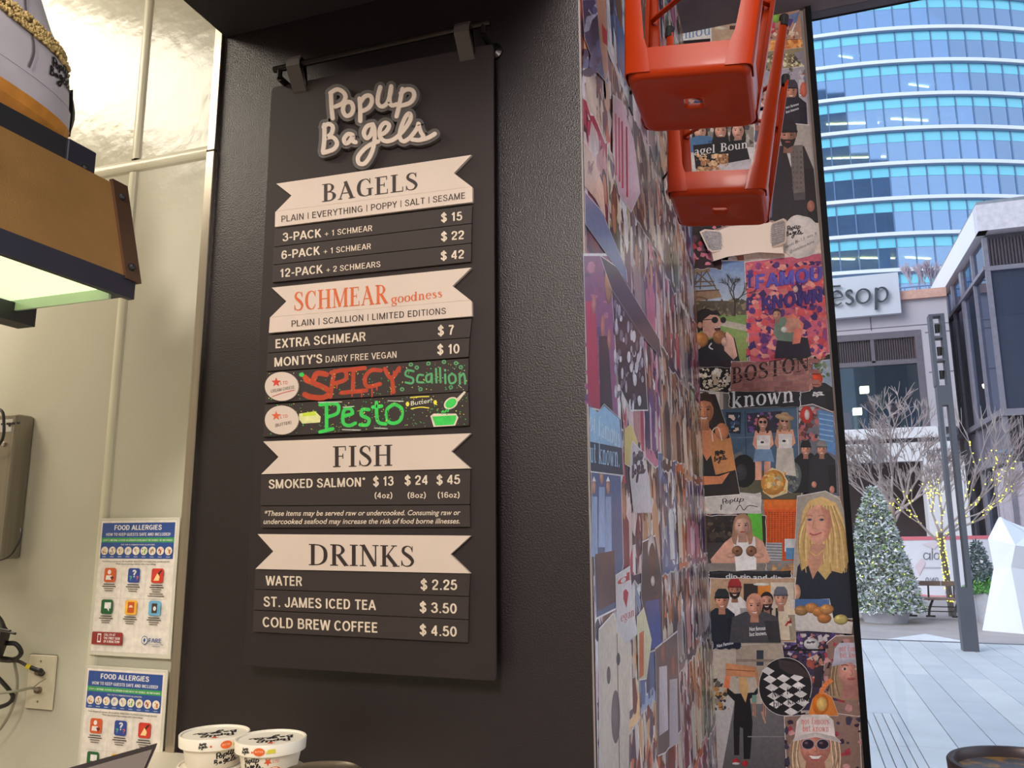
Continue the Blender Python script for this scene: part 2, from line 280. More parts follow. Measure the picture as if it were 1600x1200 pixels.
SR = lambda cx, cy, rx, ry, a0, a1, n=14: [(cx+rx*cos(rad(a0+(a1-a0)*k/n)), cy+ry*sin(rad(a0+(a1-a0)*k/n))) for k in range(n+1)]
SGL = {
 'A': ([[(.05, 0), (.33, 1)], [(.33, 1), (.61, 0)], [(.15, .3), (.51, .3)]], .66), 'B': ([[(.1, 0), (.1, 1)], [(.1, .93), (.34, .93), (.46, .86), (.48, .74), (.44, .6), (.34, .53), (.1, .53)], [(.1, .53), (.36, .53), (.5, .45), (.54, .3), (.49, .14), (.36, .07), (.1, .07)]], .64),
 'C': ([SR(.34, .5, .26, .43, 40, 320)], .66), 'D': ([[(.1, 0), (.1, 1)], [(.1, .93), (.3, .93), (.47, .83), (.54, .5), (.47, .17), (.3, .07), (.1, .07)]], .66),
 'E': ([[(.1, 0), (.1, 1)], [(.1, .93), (.5, .93)], [(.1, .53), (.46, .53)], [(.1, .07), (.51, .07)]], .57), 'F': ([[(.1, 0), (.1, 1)], [(.1, .93), (.49, .93)], [(.1, .5), (.44, .5)]], .54),
 'G': ([SR(.34, .5, .26, .43, 42, 320), [(.36, .46), (.6, .46)], [(.57, .48), (.57, .06)]], .7), 'H': ([[(.1, 0), (.1, 1)], [(.54, 0), (.54, 1)], [(.1, .53), (.54, .53)]], .68), 'I': ([[(.1, 0), (.1, 1)]], .24),
 'J': ([[(.4, 1), (.4, .3), (.36, .12), (.24, .06), (.12, .12), (.08, .32)]], .52), 'K': ([[(.1, 0), (.1, 1)], [(.1, .36), (.5, 1)], [(.25, .56), (.56, 0)]], .6), 'L': ([[(.1, 0), (.1, 1)], [(.1, .07), (.47, .07)]], .52),
 'M': ([[(.1, 0), (.1, 1)], [(.68, 0), (.68, 1)], [(.1, 1), (.39, .02)], [(.39, .02), (.68, 1)]], .82), 'N': ([[(.1, 0), (.1, 1)], [(.54, 0), (.54, 1)], [(.1, 1), (.54, 0)]], .68), 'O': ([SR(.36, .5, .28, .43, 0, 360, 20)], .74),
 'P': ([[(.1, 0), (.1, 1)], [(.1, .93), (.34, .93), (.47, .86), (.51, .7), (.47, .54), (.34, .46), (.1, .46)]], .58), 'R': ([[(.1, 0), (.1, 1)], [(.1, .93), (.34, .93), (.48, .86), (.51, .72), (.47, .57), (.34, .49), (.1, .49)], [(.34, .49), (.54, 0)]], .64),
 'S': ([[(.49, .72), (.43, .88), (.29, .94), (.15, .88), (.1, .74), (.17, .6), (.32, .51), (.46, .41), (.52, .27), (.45, .11), (.3, .06), (.14, .11), (.07, .29)]], .6), 'T': ([[(.3, 0), (.3, .95)], [(.04, .93), (.56, .93)]], .6),
 'U': ([[(.1, 1), (.1, .32), (.17, .12), (.32, .06), (.47, .12), (.54, .32), (.54, 1)]], .68), 'V': ([[(.05, 1), (.31, 0)], [(.31, 0), (.57, 1)]], .62), 'W': ([[(.05, 1), (.23, 0)], [(.23, 0), (.44, .95)], [(.44, .95), (.65, 0)], [(.65, 0), (.83, 1)]], .88),
 'X': ([[(.06, 0), (.54, 1)], [(.06, 1), (.54, 0)]], .6), 'Y': ([[(.05, 1), (.3, .45)], [(.3, .45), (.55, 1)], [(.3, .48), (.3, 0)]], .6), 'Z': ([[(.06, .93), (.5, .93)], [(.5, .9), (.06, .1)], [(.05, .07), (.52, .07)]], .58),
 '0': ([SR(.28, .5, .2, .43, 0, 360, 18)], .56), '1': ([[(.28, 0), (.28, 1)], [(.08, .76), (.2, .8), (.27, .95)]], .46), '2': ([[(.08, .68), (.12, .86), (.26, .94), (.42, .86), (.45, .7), (.38, .5), (.2, .3), (.09, .1)], [(.05, .07), (.49, .07)]], .56),
 '3': ([[(.08, .76), (.16, .9), (.28, .94), (.42, .86), (.44, .7), (.38, .57), (.24, .53)], [(.24, .53), (.42, .48), (.48, .3), (.42, .13), (.27, .06), (.13, .11), (.06, .27)]], .56), '4': ([[(.39, 0), (.39, 1)], [(.39, .97), (.07, .33)], [(.04, .27), (.52, .27)]], .58),
 '5': ([[(.15, .93), (.46, .93)], [(.16, .95), (.11, .5)], [(.11, .5), (.27, .61), (.42, .53), (.47, .33), (.41, .13), (.26, .06), (.12, .12), (.06, .26)]], .56), '6': ([[(.45, .76), (.38, .9), (.26, .94), (.13, .8), (.08, .45), (.12, .15), (.27, .06), (.42, .14), (.47, .31), (.42, .5), (.28, .57), (.12, .48)]], .56),
 '7': ([[(.06, .93), (.48, .93)], [(.47, .9), (.3, .5), (.22, 0)]], .54), '8': ([SR(.28, .73, .17, .2, 0, 360), SR(.28, .29, .2, .22, 0, 360)], .56), '9': ([[(.1, .24), (.18, .1), (.3, .06), (.43, .2), (.47, .55), (.43, .85), (.28, .94), (.13, .86), (.08, .69), (.13, .5), (.27, .43), (.43, .52)]], .56),
 '$': ([[(.47, .7), (.42, .86), (.29, .92), (.15, .87), (.1, .74), (.17, .6), (.3, .51), (.43, .42), (.49, .27), (.43, .12), (.29, .08), (.14, .13), (.07, .29)], [(.29, -.1), (.29, 1.1)]], .58), '|': ([[(.12, -.04), (.12, 1.02)]], .24), '+': ([[(.02, .4), (.54, .4)], [(.28, .1), (.28, .7)]], .58), '-': ([[(.04, .38), (.32, .38)]], .36),
 '*': ([[(.04, .86), (.28, .86)], [(.1, .74), (.22, .98)], [(.1, .98), (.22, .74)]], .3), "'": ([[(.1, .72), (.1, 1)]], .2), '.': ([[(.07, .07), (.2, .07)]], .26), ' ': ([], .26), '(': ([[(.24, 1.05), (.1, .75), (.08, .45), (.1, .15), (.24, -.15)]], .28), ')': ([[(.04, 1.05), (.18, .75), (.2, .45), (.18, .15), (.04, -.15)]], .28),
 'o': ([SR(.27, .34, .19, .28, 0, 360)], .54), 'z': ([[(.05, .62), (.38, .62)], [(.38, .6), (.07, .1)], [(.04, .07), (.42, .07)]], .46), '!': ([[(.1, .3), (.1, 1)], [(.04, .07), (.16, .07)]], .24), ':': ([[(.04, .07), (.16, .07)], [(.04, .6), (.16, .6)]], .24), '?': ([[(.06, .76), (.14, .92), (.28, .94), (.42, .84), (.4, .64), (.26, .48), (.25, .28)], [(.19, .07), (.32, .07)]], .5)}
def grot(s, w):
    polys = []; x = 0
    for ch in s:
        g, adv = SGL[ch]
        for pts in g: polys += [[(a+x, b) for a, b in q] for q in ribbon(pts, w*(.75 if ch in '*|+' else 1), sub=(1 if len(pts) > 13 else 3))]
        x += adv+.05
    xs = [p[0] for q in polys for p in q]; a, b = min(xs), max(xs); V = []; F = []
    for q in polys: F.append(tuple(range(len(V), len(V)+len(q)))); V += [((p[0]-a)/(b-a), p[1]) for p in q]
    return np.array(V), F

class Flat:                                # flat print: coloured polygons in 2D, layered by hair-thin offsets
    JIT = 0
    def __init__(s): s.it = []; s.L = 0
    def poly(s, pts, col, up=1): s.L += up; s.it.append((pts, col, s.L)); return s
    def grad(s, x0, y0, x1, y1, ct, cb): s.L += 1; s.it.append(([(x0, y0), (x1, y0), (x1, y1), (x0, y1)], (ct, ct, cb, cb), s.L)); return s
    def rect(s, x0, y0, x1, y1, col): return s.poly([(x0, y0), (x1, y0), (x1, y1), (x0, y1)], col)
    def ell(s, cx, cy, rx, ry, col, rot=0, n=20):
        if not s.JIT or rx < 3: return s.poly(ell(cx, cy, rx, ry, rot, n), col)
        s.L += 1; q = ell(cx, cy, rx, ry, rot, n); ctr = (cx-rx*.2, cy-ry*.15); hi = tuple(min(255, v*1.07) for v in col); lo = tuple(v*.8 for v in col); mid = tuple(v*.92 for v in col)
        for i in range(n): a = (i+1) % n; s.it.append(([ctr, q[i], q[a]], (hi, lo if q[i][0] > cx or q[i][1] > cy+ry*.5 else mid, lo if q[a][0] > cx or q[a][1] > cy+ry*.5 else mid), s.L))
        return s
    def many(s, polys, col):
        s.L += 1
        for q in polys: s.it.append((q, col, s.L))
        return s
    def line(s, pts, w, col, caps=False): return s.many(ribbon(pts, w, caps), col)
    def conf(s, x0, y0, x1, y1, pal, n, sz, seed=1, asp=1.4):
        r = random.Random(seed)
        for i in range(n):
            x, y = r.uniform(x0, x1), r.uniform(y0, y1); a = sz*r.uniform(.4, 1.2); b = a*r.uniform(.5, asp)
            k = r.randint(3, 7); ph = r.uniform(0, 6)
            q = [(min(x1, max(x0, x+a*r.uniform(.6, 1.1)*cos(ph+2*pi*j/k))), min(y1, max(y0, y+b*r.uniform(.6, 1.1)*sin(ph+2*pi*j/k)))) for j in range(k)]
            if i % 12 == 0: s.L += 1
            s.it.append((q, r.choice(pal), s.L+(i % 12)*.08))
        return s
    def glyphs(s, VF, a, b, cap, col):     # a,b baseline ends, cap = height (up = negative y in px space)
        V, F = VF; s.L += 1; a = np.array(a); b = np.array(b)
        for f in F: s.it.append(([tuple(a+(b-a)*V[i][0]+np.array([0, -cap*V[i][1]])) for i in f], col, s.L))
        return s
    def build(s, name, mp, m, parent=None, **k):
        V = []; F = []; cols = []
        for i, (pts, c, l) in enumerate(s.it):
            l += (i % 19)*.04
            F.append(tuple(range(len(V), len(V)+len(pts)))); V += [mp(x, y, l) for x, y in pts]
            if s.JIT and not isinstance(c[0], (tuple, list)):
                rj = random.Random(i*7+len(pts)); c = tuple(tuple(min(255, max(0, v*q)) for v in c) for q in [rj.uniform(1-s.JIT, 1+s.JIT) for _ in pts])
            cols.append(tuple(c) if isinstance(c[0], (tuple, list)) else c)
        return mesh_obj(name, V, F, m, parent, cols=cols, **k)
def mapY(y0, eps=.00012): return lambda x, y, l: P(x, y, 1, y0-l*eps)   # a print facing the shop, hung on the plane y = y0

# ---------------------------------------------------------------- materials
wall_black = mat('black wall paint', (36, 28, 30), .36, noise=.06, scale=4, bump=.2, bscale=260)
soffit_black = mat('black soffit paint', (34, 28, 30), .8, noise=.08, scale=4, bump=.15, bscale=200)
cream = mat('cream gloss wall panel', (196, 192, 172), .17, noise=.02, scale=3, bump=.14, bscale=22)
creamtrim = mat('cream panel trim', (214, 209, 184), .3, noise=.02)
steel = mat('brushed steel', (190, 180, 165), .28, 1, .08, 3, .05, stretch=(60, 60, 1))
conc = mat('shop floor', (176, 170, 164), .6)
ceil_m = mat('dark ceiling', (98, 86, 92), .8)
dark = mat('black powder coat', (34, 32, 34), .42, noise=.1)
orange = mat('orange enamel', (166, 46, 0), .34, noise=.05, scale=3, spec=.22, coat=.06)
rubber = mat('black rubber', (26, 24, 24), .7)
whiteplastic = mat('white plastic', (228, 224, 214), .35, noise=.02)
PM = printmat('collage print', .55, .3, 0, 0)
PMS = printmat('glossy collage print', .3, .5, .3, .04)
SIGN = printmat('painted sign print', .5, .4)

# ================================================================ SETTING (interior)
YM, YF, XS = 1.75, 4.17, -.425            # menu wall plane, far wall plane, side wall plane
ZC = 4.237
fl = struct('floor', B().box((-4.2, -3.2, -.12), (3.4, 4.3, 0)), conc)
struct('ceiling', B().box((-4.2, -3.2, ZC), (3.4, 4.29, ZC+.12)), ceil_m)
struct('wall_menu', B().box((-1.505, YM, 0), (XS-.004, YM+.2, ZC)), wall_black)
wall_side = struct('wall_side', B().box((XS-.2, YM+.002, 0), (XS, YF, ZC)), mat('paper backing', (150, 140, 138), .5))
wall_far = struct('wall_far', B().box((XS-.2, YF, 0), (.205, YF+.1, ZC)), MC['paper backing'])
wk = struct('wall_kitchen', B().box((-4.2, YM+.012, 0), (-1.507, YM+.2, ZC)), mat('kitchen wall backing', (150, 146, 126), .6))
struct('wall_left', B().box((-4.3, -3.2, 0), (-4.2, YM+.2, ZC)), mat('warm white paint', (205, 198, 180), .6))
struct('wall_back', B().box((-4.2, -3.3, 0), (3.4, -3.2, ZC)), MC['warm white paint'])
struct('wall_right', B().box((3.3, -3.2, 0), (3.4, -.1, ZC)), MC['warm white paint'])
struct('trim_1', B().box((-1.484, .55, 2.93), (XS-.01, YM-.002, ZC-.002)), soffit_black)['label'] = 'black soffit box over the menu wall'
# kitchen wall panels and battens
px1, px2 = -1.80, -1.765
zb0, zb1 = 2.555, 2.597
sx0 = P(327, 234, 1, YM)[0]; sx1 = P(340, 234, 1, YM)[0]
for x0, x1 in ((-3.0, px1+.008), (px2-.008, sx0)):
    for z0, z1 in ((0, zb0+.008), (zb1-.008, ZC)):
        B().box((x0, YM, z0), (x1, YM+.012, z1)).build('wall_panel', cream, wk)
B().box((-4.2, YM, 0), (-3.0, YM+.012, ZC)).build('wall_panel', cream, wk)
def halfround(x0, x1, z0, z1):
    b = B(); n = 8
    if x1-x0 < z1-z0:
        r = [[(x0+(x1-x0)*k/n, YM-.009*sin(pi*k/n)**.6, z) for k in range(n+1)] for z in (z0, z1)]
    else:
        r = [[(x, YM-.011*sin(pi*k/n)**.6, z0+(z1-z0)*k/n) for k in range(n+1)] for x in (x0, x1)]
    return b.loft(r, False, False)
halfround(px1, px2, zb1, ZC).build('vertical_batten', creamtrim, wk)
halfround(px1-.003, px2-.003, 0, zb0).build('vertical_batten', creamtrim, wk)
halfround(-3.0, sx0, zb0, zb1).build('horizontal_batten', creamtrim, wk)
B().bbox((sx0+.001, YM-.012, 2.575), (sx1, YM+.004, ZC-.002), .002).build('corner_strip', steel, wk)
B().bbox((sx0+.001, YM-.013, .3), (sx1, YM+.004, 2.572), .002).build('corner_strip', steel, wk)
# storefront
fr = mat('black aluminium', (12, 12, 14), .6, spec=.15)
w1 = struct('window_1', B().box((.216, YF-.03, 0), (.244, YF+.09, ZC)).box((.244, YF, 0), (3.3, YF+.06, .06)).box((1.75, YF, .06), (1.80, YF+.06, ZC)), fr)
B().box((.206, YF-.012, 0), (.2155, YF+.05, ZC)).build('edge_trim', mat('taupe trim', (118, 98, 90), .5), w1)
shopglass = glassmat('shop glass', (255, 255, 255), .0, .01, (.96, .98, .98), 0)
for a, b in ((.244, 1.75), (1.80, 3.3)):
    B().box((a, YF+.03, .06), (b, YF+.036, ZC)).build('pane', shopglass, w1)
struct('trim_2', B().box((-.6, YF+.1, ZC), (3.4, YF+.12, 4.9)).box((-.62, YF+.1, 0), (.205, YF+.12, ZC)), fr)

# ================================================================ MENU BOARD
YB = 1.694
board = thing('menu_board', 'tall black menu board with white banners and price strips, hanging from a rod', 'menu board', P(580, 1050, 1, YB))
bm = mat('board black', (43, 34, 34), .6, spec=.3, noise=.05)
def pxprism(b, pts, y, th): return b.prism([P(x, yy, 1, y) for x, yy in pts], (0, th, 0))
def rnd(pts, r=5):                         # round corners of a px polygon
    out = []; n = len(pts)
    for i in range(n):
        p, a, c = [np.array(pts[j % n], float) for j in (i, i-1, i+1)]
        u = (a-p)/np.linalg.norm(a-p); v = (c-p)/np.linalg.norm(c-p)
        for t in (0, .3, .5, .7, 1):
            q = (1-t)**2*(p+u*r)+2*t*(1-t)*p+t*t*(p+v*r); out.append(tuple(q))
    return out
pxprism(B(), rnd([(424.5, 137), (770.5, 68.5), (775.5, 1064), (381, 1039.5)], 7), YB, .006).build('panel', bm, board)
strap_m = mat('dark leather strap', (70, 62, 58), .6)
YR = 1.668
for a, b, c in (((453, 92), (473, 89), (474, 127)), ((713, 40), (736, 36), (737, 74))):
    x0 = P(*a, 1, YR)[0]; x1 = P(*b, 1, YR)[0]; zt = (P(*a, 1, YR)[2]+P(*b, 1, YR)[2])/2; zl = P(*c, 1, YB)[2]-.03
    pf = [(YB+.0005-.004, zl), (YR-.016, zt-.03), (YR-.015, zt-.012), (YR-.008, zt), (YR+.008, zt), (YR+.016, zt-.012), (YR+.03, zl)]
    B().loft([[(x, y, z) for y, z in pf]+[(x, y+(.0035 if i > 2 else .0035), z-.003) for i, (y, z) in reversed(list(enumerate(pf)))] for x in (x0, x1)], True).build('strap', strap_m, board)
rod = thing('hanging_rod', 'black metal rod on wall mounts carrying the menu board', 'rod', P(600, 72, 1, YR))
ra = P(429, 104, 1, YR); rb = P(766, 38, 1, YR); zz = (ra[2]+rb[2])/2-.002; ra[2] = rb[2] = zz
rodm = mat('black gloss metal', (40, 34, 32), .25, .6)
B().tube([ra, rb], .0088, 16).build('rod', rodm, rod)
for q, s in ((ra, 1), (rb, -1)):
    b = B(); c = np.array(q)+np.array([s*.018, 0, -.006])
    b.loft([[(c[0]+r*cos(2*pi*k/20), y, c[2]-.022+r*sin(2*pi*k/20)) for k in range(20)] for r, y in ((.022, YM), (.022, YM-.008), (.009, YM-.012), (.009, YR+.01), (.009, YR))])
    b.tube([(c[0], YR, c[2]-.022), (c[0], YR, zz)], .007, 10)
    b.build('wall_mount', rodm, rod)
striph = mat('strip charcoal', (55, 46, 44), .6, spec=.3, noise=.04)
stripd = MC['strip charcoal']
white = mat('banner white', (208, 190, 176), .45, noise=.03)
WH = (216, 200, 180); DK = (50, 38, 36); OR = (206, 96, 50)
def put(parent, y, items, name='lettering'):
    f = Flat()
    for VF, a, b, cap, col in items: f.glyphs(VF, a, b, cap, col); f.L = 1
    return f.build(name, lambda x, yy, l: P(x, yy, 1, y-.0004-.00012*l), SIGN, parent)
YS = YB-.006
def strip(pts, items, th=.006):
    o = pxprism(B(), pts, YB-th, th-.0003).build('menu_strip', stripd, board)
    put(o, YB-th, items); return o
BD = .022
def S(s, b=BD, sh=0):
    return grot(s, .105+b*2.2) if (sh == 0 and all(c in SGL for c in s)) else sans(s, b, sh)
def row(tl, tr, br, bl, *items):
    g = .6
    return strip([(tl[0], tl[1]+g), (tr[0], tr[1]+g), (br[0], br[1]-g), (bl[0], bl[1]-g)], [(S(t, bb), a, b, cap, WH) for t, bb, a, b, cap in items])
row((429.8, 356.7), (737.6, 320.7), (736.9, 349.1), (427.7, 386), ('3-PACK', BD, (441.3, 377.3), (502.2, 370.4), 13), ('+ 1 SCHMEAR', .01, (507.5, 369.5), (581.5, 360.7), 9), ('$ 15', BD, (688.8, 347), (722.3, 344), 13.5))
row((427.7, 386), (736.9, 349.1), (736.4, 379.9), (426.5, 413.9), ('6-PACK', BD, (439.7, 405), (500, 397.7), 13), ('+ 1 SCHMEAR', .01, (505.6, 397.2), (579.6, 389), 9), ('$ 22', BD, (688.8, 376.6), (725, 373.4), 13.5))
row((426.5, 413.9), (736.4, 379.9), (735.7, 409.2), (425.4, 441.6), ('12-PACK', BD, (438, 433.5), (504.5, 426.6), 13), ('+ 2 SCHMEARS', .01, (509.8, 425.9), (594.4, 416.9), 9), ('$ 42', BD, (688.3, 406.8), (725, 403.5), 13.5))
row((419.5, 523.8), (737, 497), (733.8, 527.5), (418, 551.8), ('EXTRA SCHMEAR', BD, (430.5, 544.3), (571.3, 532.5), 14), ('$ 7', BD, (683.8, 524.6), (709.5, 522.5), 15))
row((418, 551.8), (733.8, 527.5), (732, 558), (416.3, 580.5), ("MONTY'S", BD, (428.8, 573), (503.8, 567), 14), ('DAIRY FREE VEGAN', .01, (508.8, 566.5), (619.5, 558.8), 10), ('$ 10', BD, (683, 554), (718, 552), 15))
row((408.3, 741.4), (735, 732.9), (734, 788.4), (407.5, 790.4), ('SMOKED SALMON*', BD, (419.7, 763.5), (570.4, 760), 14), ('$ 13', BD, (582.8, 759.8), (615, 758.4), 14.5), ('$ 24', BD, (632, 758), (668, 757), 14.5),
    ('$ 45', BD, (681.7, 757.3), (719, 756), 14.5), ('(4oz)', .015, (585.4, 778.5), (612.9, 778.3), 9), ('(8oz)', .015, (637, 778.2), (665.3, 778), 9), ('(16oz)', .015, (684, 777.8), (718, 777.6), 9))
strip([(407.5, 791.2), (734, 789.2), (734.7, 823), (407.5, 824.4)], [(S('*These items may be served raw or undercooked. Consuming raw or', .012, .25), (413.4, 806), (719.4, 804.6), 8, WH), (S('undercooked seafood may increase the risk of food borne illnesses.', .012, .25), (411.7, 818.7), (718.5, 817.9), 8, WH)])
row((399, 889.5), (734.5, 896.5), (732.7, 932), (397.8, 920.7), ('WATER', BD, (415, 914.5), (472, 915.6), 15), ('$ 2.25', BD, (656.8, 921.5), (714.3, 921.8), 16))
row((397.8, 920.7), (732.7, 932), (732, 968.3), (396.5, 953.3), ('ST. JAMES ICED TEA', BD, (411.7, 947.5), (587.6, 953.3), 15.5), ('$ 3.50', BD, (655.4, 956.5), (713.7, 959), 16))
row((396.5, 953.3), (732, 968.3), (731, 1004.5), (395, 987.5), ('COLD BREW COFFEE', BD, (410.3, 979.6), (589.6, 988.7), 16), ('$ 4.50', BD, (655.4, 992), (713.7, 995), 16))
def banner(pts, items, joint=None):
    o = pxprism(B(), pts, YB-.009, .0087).build('banner', white, board)
    if joint:
        a, b = joint; pxprism(B(), [a, b, (b[0], b[1]+.5), (a[0], a[1]+.5)], YB-.0094, .0006).build('joint_line', mat('joint shade', (196, 176, 158), .6), o)
    put(o, YB-.009, items)
banner([(431.7, 287), (455.5, 305.5), (430, 331.5), (429.5, 354.5), (738, 315.5), (738, 292.5), (709, 270.5), (736.5, 242)],
       [(serif('BAGELS'), (503.3, 315.6), (652.5, 296), 27.5, DK), (S('PLAIN | EVERYTHING | POPPY | SALT | SESAME', .004), (439.7, 347.3), (726.5, 310.2), 10, DK)], ((432, 329.5), (735, 291.5)))
banner([(424.5, 449.5), (447.5, 470.8), (421.8, 496.3), (420, 520), (737.5, 493.8), (737, 470.8), (707, 446.8), (736.3, 418)],
       [(serif('SCHMEAR'), (460, 485.8), (606.3, 473.8), 29.5, OR), (serif('goodness'), (611.3, 474.5), (690.8, 464.5), 14, OR), (S('PLAIN | SCALLION | LIMITED EDITIONS', .004), (455.5, 510.8), (696.8, 490.5), 10, DK)], ((424, 495), (735, 468.5)))
banner([(411.2, 689.8), (435.2, 713.9), (408.3, 740.8), (735, 731.8), (705, 705.4), (735.5, 677)], [(serif('FISH'), (520.2, 730), (612.9, 727.5), 32.5, DK)])
banner([(402.5, 834.5), (427, 861.5), (399, 889), (734.5, 896), (703.7, 866), (735.5, 837)], [(serif('DRINKS'), (482.5, 883), (647, 885.9), 33, DK)])
# hand-painted chalk strips
def chalk(pts): return pxprism(B(), pts, YB-.007, .0067).build('menu_strip', stripd, board)
RD = (176, 62, 34); GN = (56, 196, 80); G2 = (84, 160, 104); YL = (226, 214, 70)
o = chalk([(416.3, 582), (732, 560), (731.3, 611.3), (413.8, 629.5)]); tag(o, 'chalkboard strip hand painted in orange and green: SPICY Scallion')
f = Flat(); q4 = lambda X, Y: (390+X/4, 400+Y/4)
def cl(L, w, col, ox=0, oy=0): f.line([q4(x+ox, y+oy) for x, y in L], w/4, col, True); f.L -= 1
r = random.Random(4)
for i in range(190):
    x = r.uniform(110, 1360); y = r.uniform(735-.065*(x-110), 905-.058*(x-110)); f.ell(*q4(x, y), r.uniform(.5, 1.0), r.uniform(.5, 1.0), r.choice([GN, G2, RD, YL, (200, 220, 170)]), n=6); f.L -= 1
for L in ([(480, 740), (420, 735), (400, 790), (450, 815), (500, 850), (460, 885), (380, 880), (345, 865)], [(530, 720), (515, 800), (505, 880)], [(510, 730), (590, 715), (600, 770), (520, 800)], [(580, 715), (720, 700)], [(650, 710), (645, 850)], [(575, 855), (730, 840)],
          [(820, 715), (760, 715), (722, 760), (735, 815), (815, 800)], [(845, 705), (885, 765), (935, 700)], [(890, 765), (900, 850)]): cl(L, 34 if L[0][0] < 500 else 26, RD)
for x, y, l in ((430, 880, 20), (545, 800, 25), (640, 850, 28), (700, 845, 35), (765, 830, 50), (795, 815, 22), (885, 850, 15), (940, 700, 25), (900, 720, 30)): cl([(x, y), (x, y+l)], 9, RD)
f.poly([q4(*p) for p in ((322, 745), (350, 740), (395, 780), (400, 800), (380, 805), (345, 790))], (190, 70, 35)); f.ell(*q4(325, 742), 4, 3.4, GN)
xx = 970
for L in ([(1025, 720), (985, 715), (975, 745), (1020, 765), (1015, 795), (975, 790)], [(1085, 745), (1055, 745), (1048, 785), (1085, 790)], [(1135, 735), (1105, 750), (1108, 785), (1132, 780), (1138, 735), (1140, 792)], [(1165, 705), (1168, 790)], [(1190, 700), (1193, 790)],
          [(1222, 740), (1224, 795)], [(1222, 712), (1222, 716)], [(1265, 735), (1245, 755), (1255, 795), (1285, 785), (1285, 750), (1262, 735)], [(1312, 735), (1314, 798)], [(1314, 760), (1335, 735), (1345, 760), (1347, 798)]): cl(L, 13, G2)
for x, y in ((1008, 678), (1118, 672), (1215, 662), (1290, 670), (953, 833), (1068, 832), (1258, 820), (1045, 697), (1320, 695)):
    f.ell(*q4(x, y), 3.4, 3.2, G2); f.ell(*q4(x, y), 1.7, 1.6, (70, 70, 60))
f.build('chalk_drawing', lambda x, y, l: P(x, y, 1, YB-.0072-.00004*l), SIGN, o)
o = chalk([(413.8, 632.5), (732, 612.5), (733, 664.5), (411.3, 682.5)]); tag(o, 'chalkboard strip hand painted in green: Pesto Butter')
f = Flat()
for i in range(260):
    x = r.uniform(100, 1360); y = r.uniform(935-.065*(x-110), 1120-.055*(x-110)); f.ell(*q4(x, y), r.uniform(.5, 1.0), r.uniform(.5, 1.0), r.choice([GN, GN, YL, G2]), n=6); f.L -= 1
for L in ([(480, 925), (482, 1090)], [(440, 930), (545, 925), (550, 980), (490, 1005)], [(440, 1100), (520, 1080)], [(585, 1000), (640, 985), (630, 955), (590, 965), (585, 1040), (620, 1060), (660, 1045)], [(745, 960), (705, 960), (700, 995), (745, 1020), (735, 1055), (690, 1055)],
          [(793, 915), (800, 1030), (850, 1050)], [(770, 945), (825, 938)], [(905, 925), (860, 960), (865, 1030), (905, 1045), (945, 1020), (950, 955), (905, 925)]): cl(L, 22, GN)
for L in ([(482, 935), (484, 1080)], [(793, 930), (798, 1020)], [(862, 965), (868, 1025)], [(947, 965), (942, 1018)]): cl(L, 7, (50, 70, 45))
for L in ([(1005, 885), (1060, 880), (1120, 878)], [(1010, 955), (1070, 945), (1120, 950)]): cl(L, 7, YL)
for L in ([(430, 915), (570, 912)], [(585, 945), (650, 940)], [(580, 1085), (690, 1088)], [(780, 1075), (860, 1078)], [(865, 905), (960, 908)]): cl(L, 6, (190, 190, 180))
f.glyphs(S('Butter!', 0), q4(1008, 935), q4(1138, 915), 7, (225, 225, 210))
f.ell(*q4(987, 925), 3, 4, YL, n=6); f.ell(*q4(1160, 915), 3, 4, YL, n=6)
f.poly([q4(*p) for p in ((310, 985), (410, 970), (445, 1005), (440, 1040), (330, 1048), (308, 1020))], (214, 214, 150)); f.poly([q4(*p) for p in ((330, 982), (405, 972), (420, 995), (335, 1003))], (190, 210, 60))
f.poly([q4(*p) for p in ((1130, 1000), (1150, 985), (1290, 985), (1305, 1010), (1285, 1060), (1150, 1068))], WH); f.poly([q4(*p) for p in ((1142, 1003), (1292, 995), (1290, 1020), (1275, 1055), (1160, 1060))], GN)
f.poly([q4(*p) for p in ((1290, 895), (1340, 845), (1352, 850), (1305, 910))], WH); f.ell(*q4(1258, 920), 12, 8.5, WH, -.6); f.ell(*q4(1258, 920), 9.5, 6.5, GN, -.6)
for i in range(14): f.ell(*q4(1220+r.uniform(-22, 22), 975+r.uniform(-18, 18)), 1.3, 1.3, GN, n=6)
f.build('chalk_drawing', lambda x, y, l: P(x, y, 1, YB-.0072-.00004*l), SIGN, o)
def starpts(cx, cy, R_, k=.42, rot=-pi/2): return [(cx+(R_ if i % 2 == 0 else R_*k)*cos(rot+pi*i/5), cy+(R_ if i % 2 == 0 else R_*k)*sin(rot+pi*i/5)) for i in range(10)]
for cy, sc, t2, lab in ((603.8, (200, 60, 50), 'CREAM CHEESE', 'white oval magnet reading LTD cream cheese'), (656.3, (216, 96, 60), '(BUTTER)', 'white oval magnet reading LTD butter')):
    o = pxprism(B(), ell(440, cy, 26.3, 22.7, n=32), YB-.011, .0038).build('badge', white, board); tag(o, lab)
    f = Flat(); f.poly(starpts(431.5, cy-6.5, 8), sc); f.glyphs(S('LTD', 0), (438, cy-2.5), (449.5, cy-3.8), 5.2, sc)
    f.glyphs(S(t2, 0), (423, cy+10) if 'C' in t2 else (430, cy+11), (460, cy+3) if 'C' in t2 else (455, cy+6), 4.8, DK)
    if 'C' in t2: f.line([(425, cy+16), (442, cy+10), (460, cy+5.5)], .9, sc)
    f.build('lettering', lambda x, y, l: P(x, y, 1, YB-.0112-.0001*l), SIGN, o)
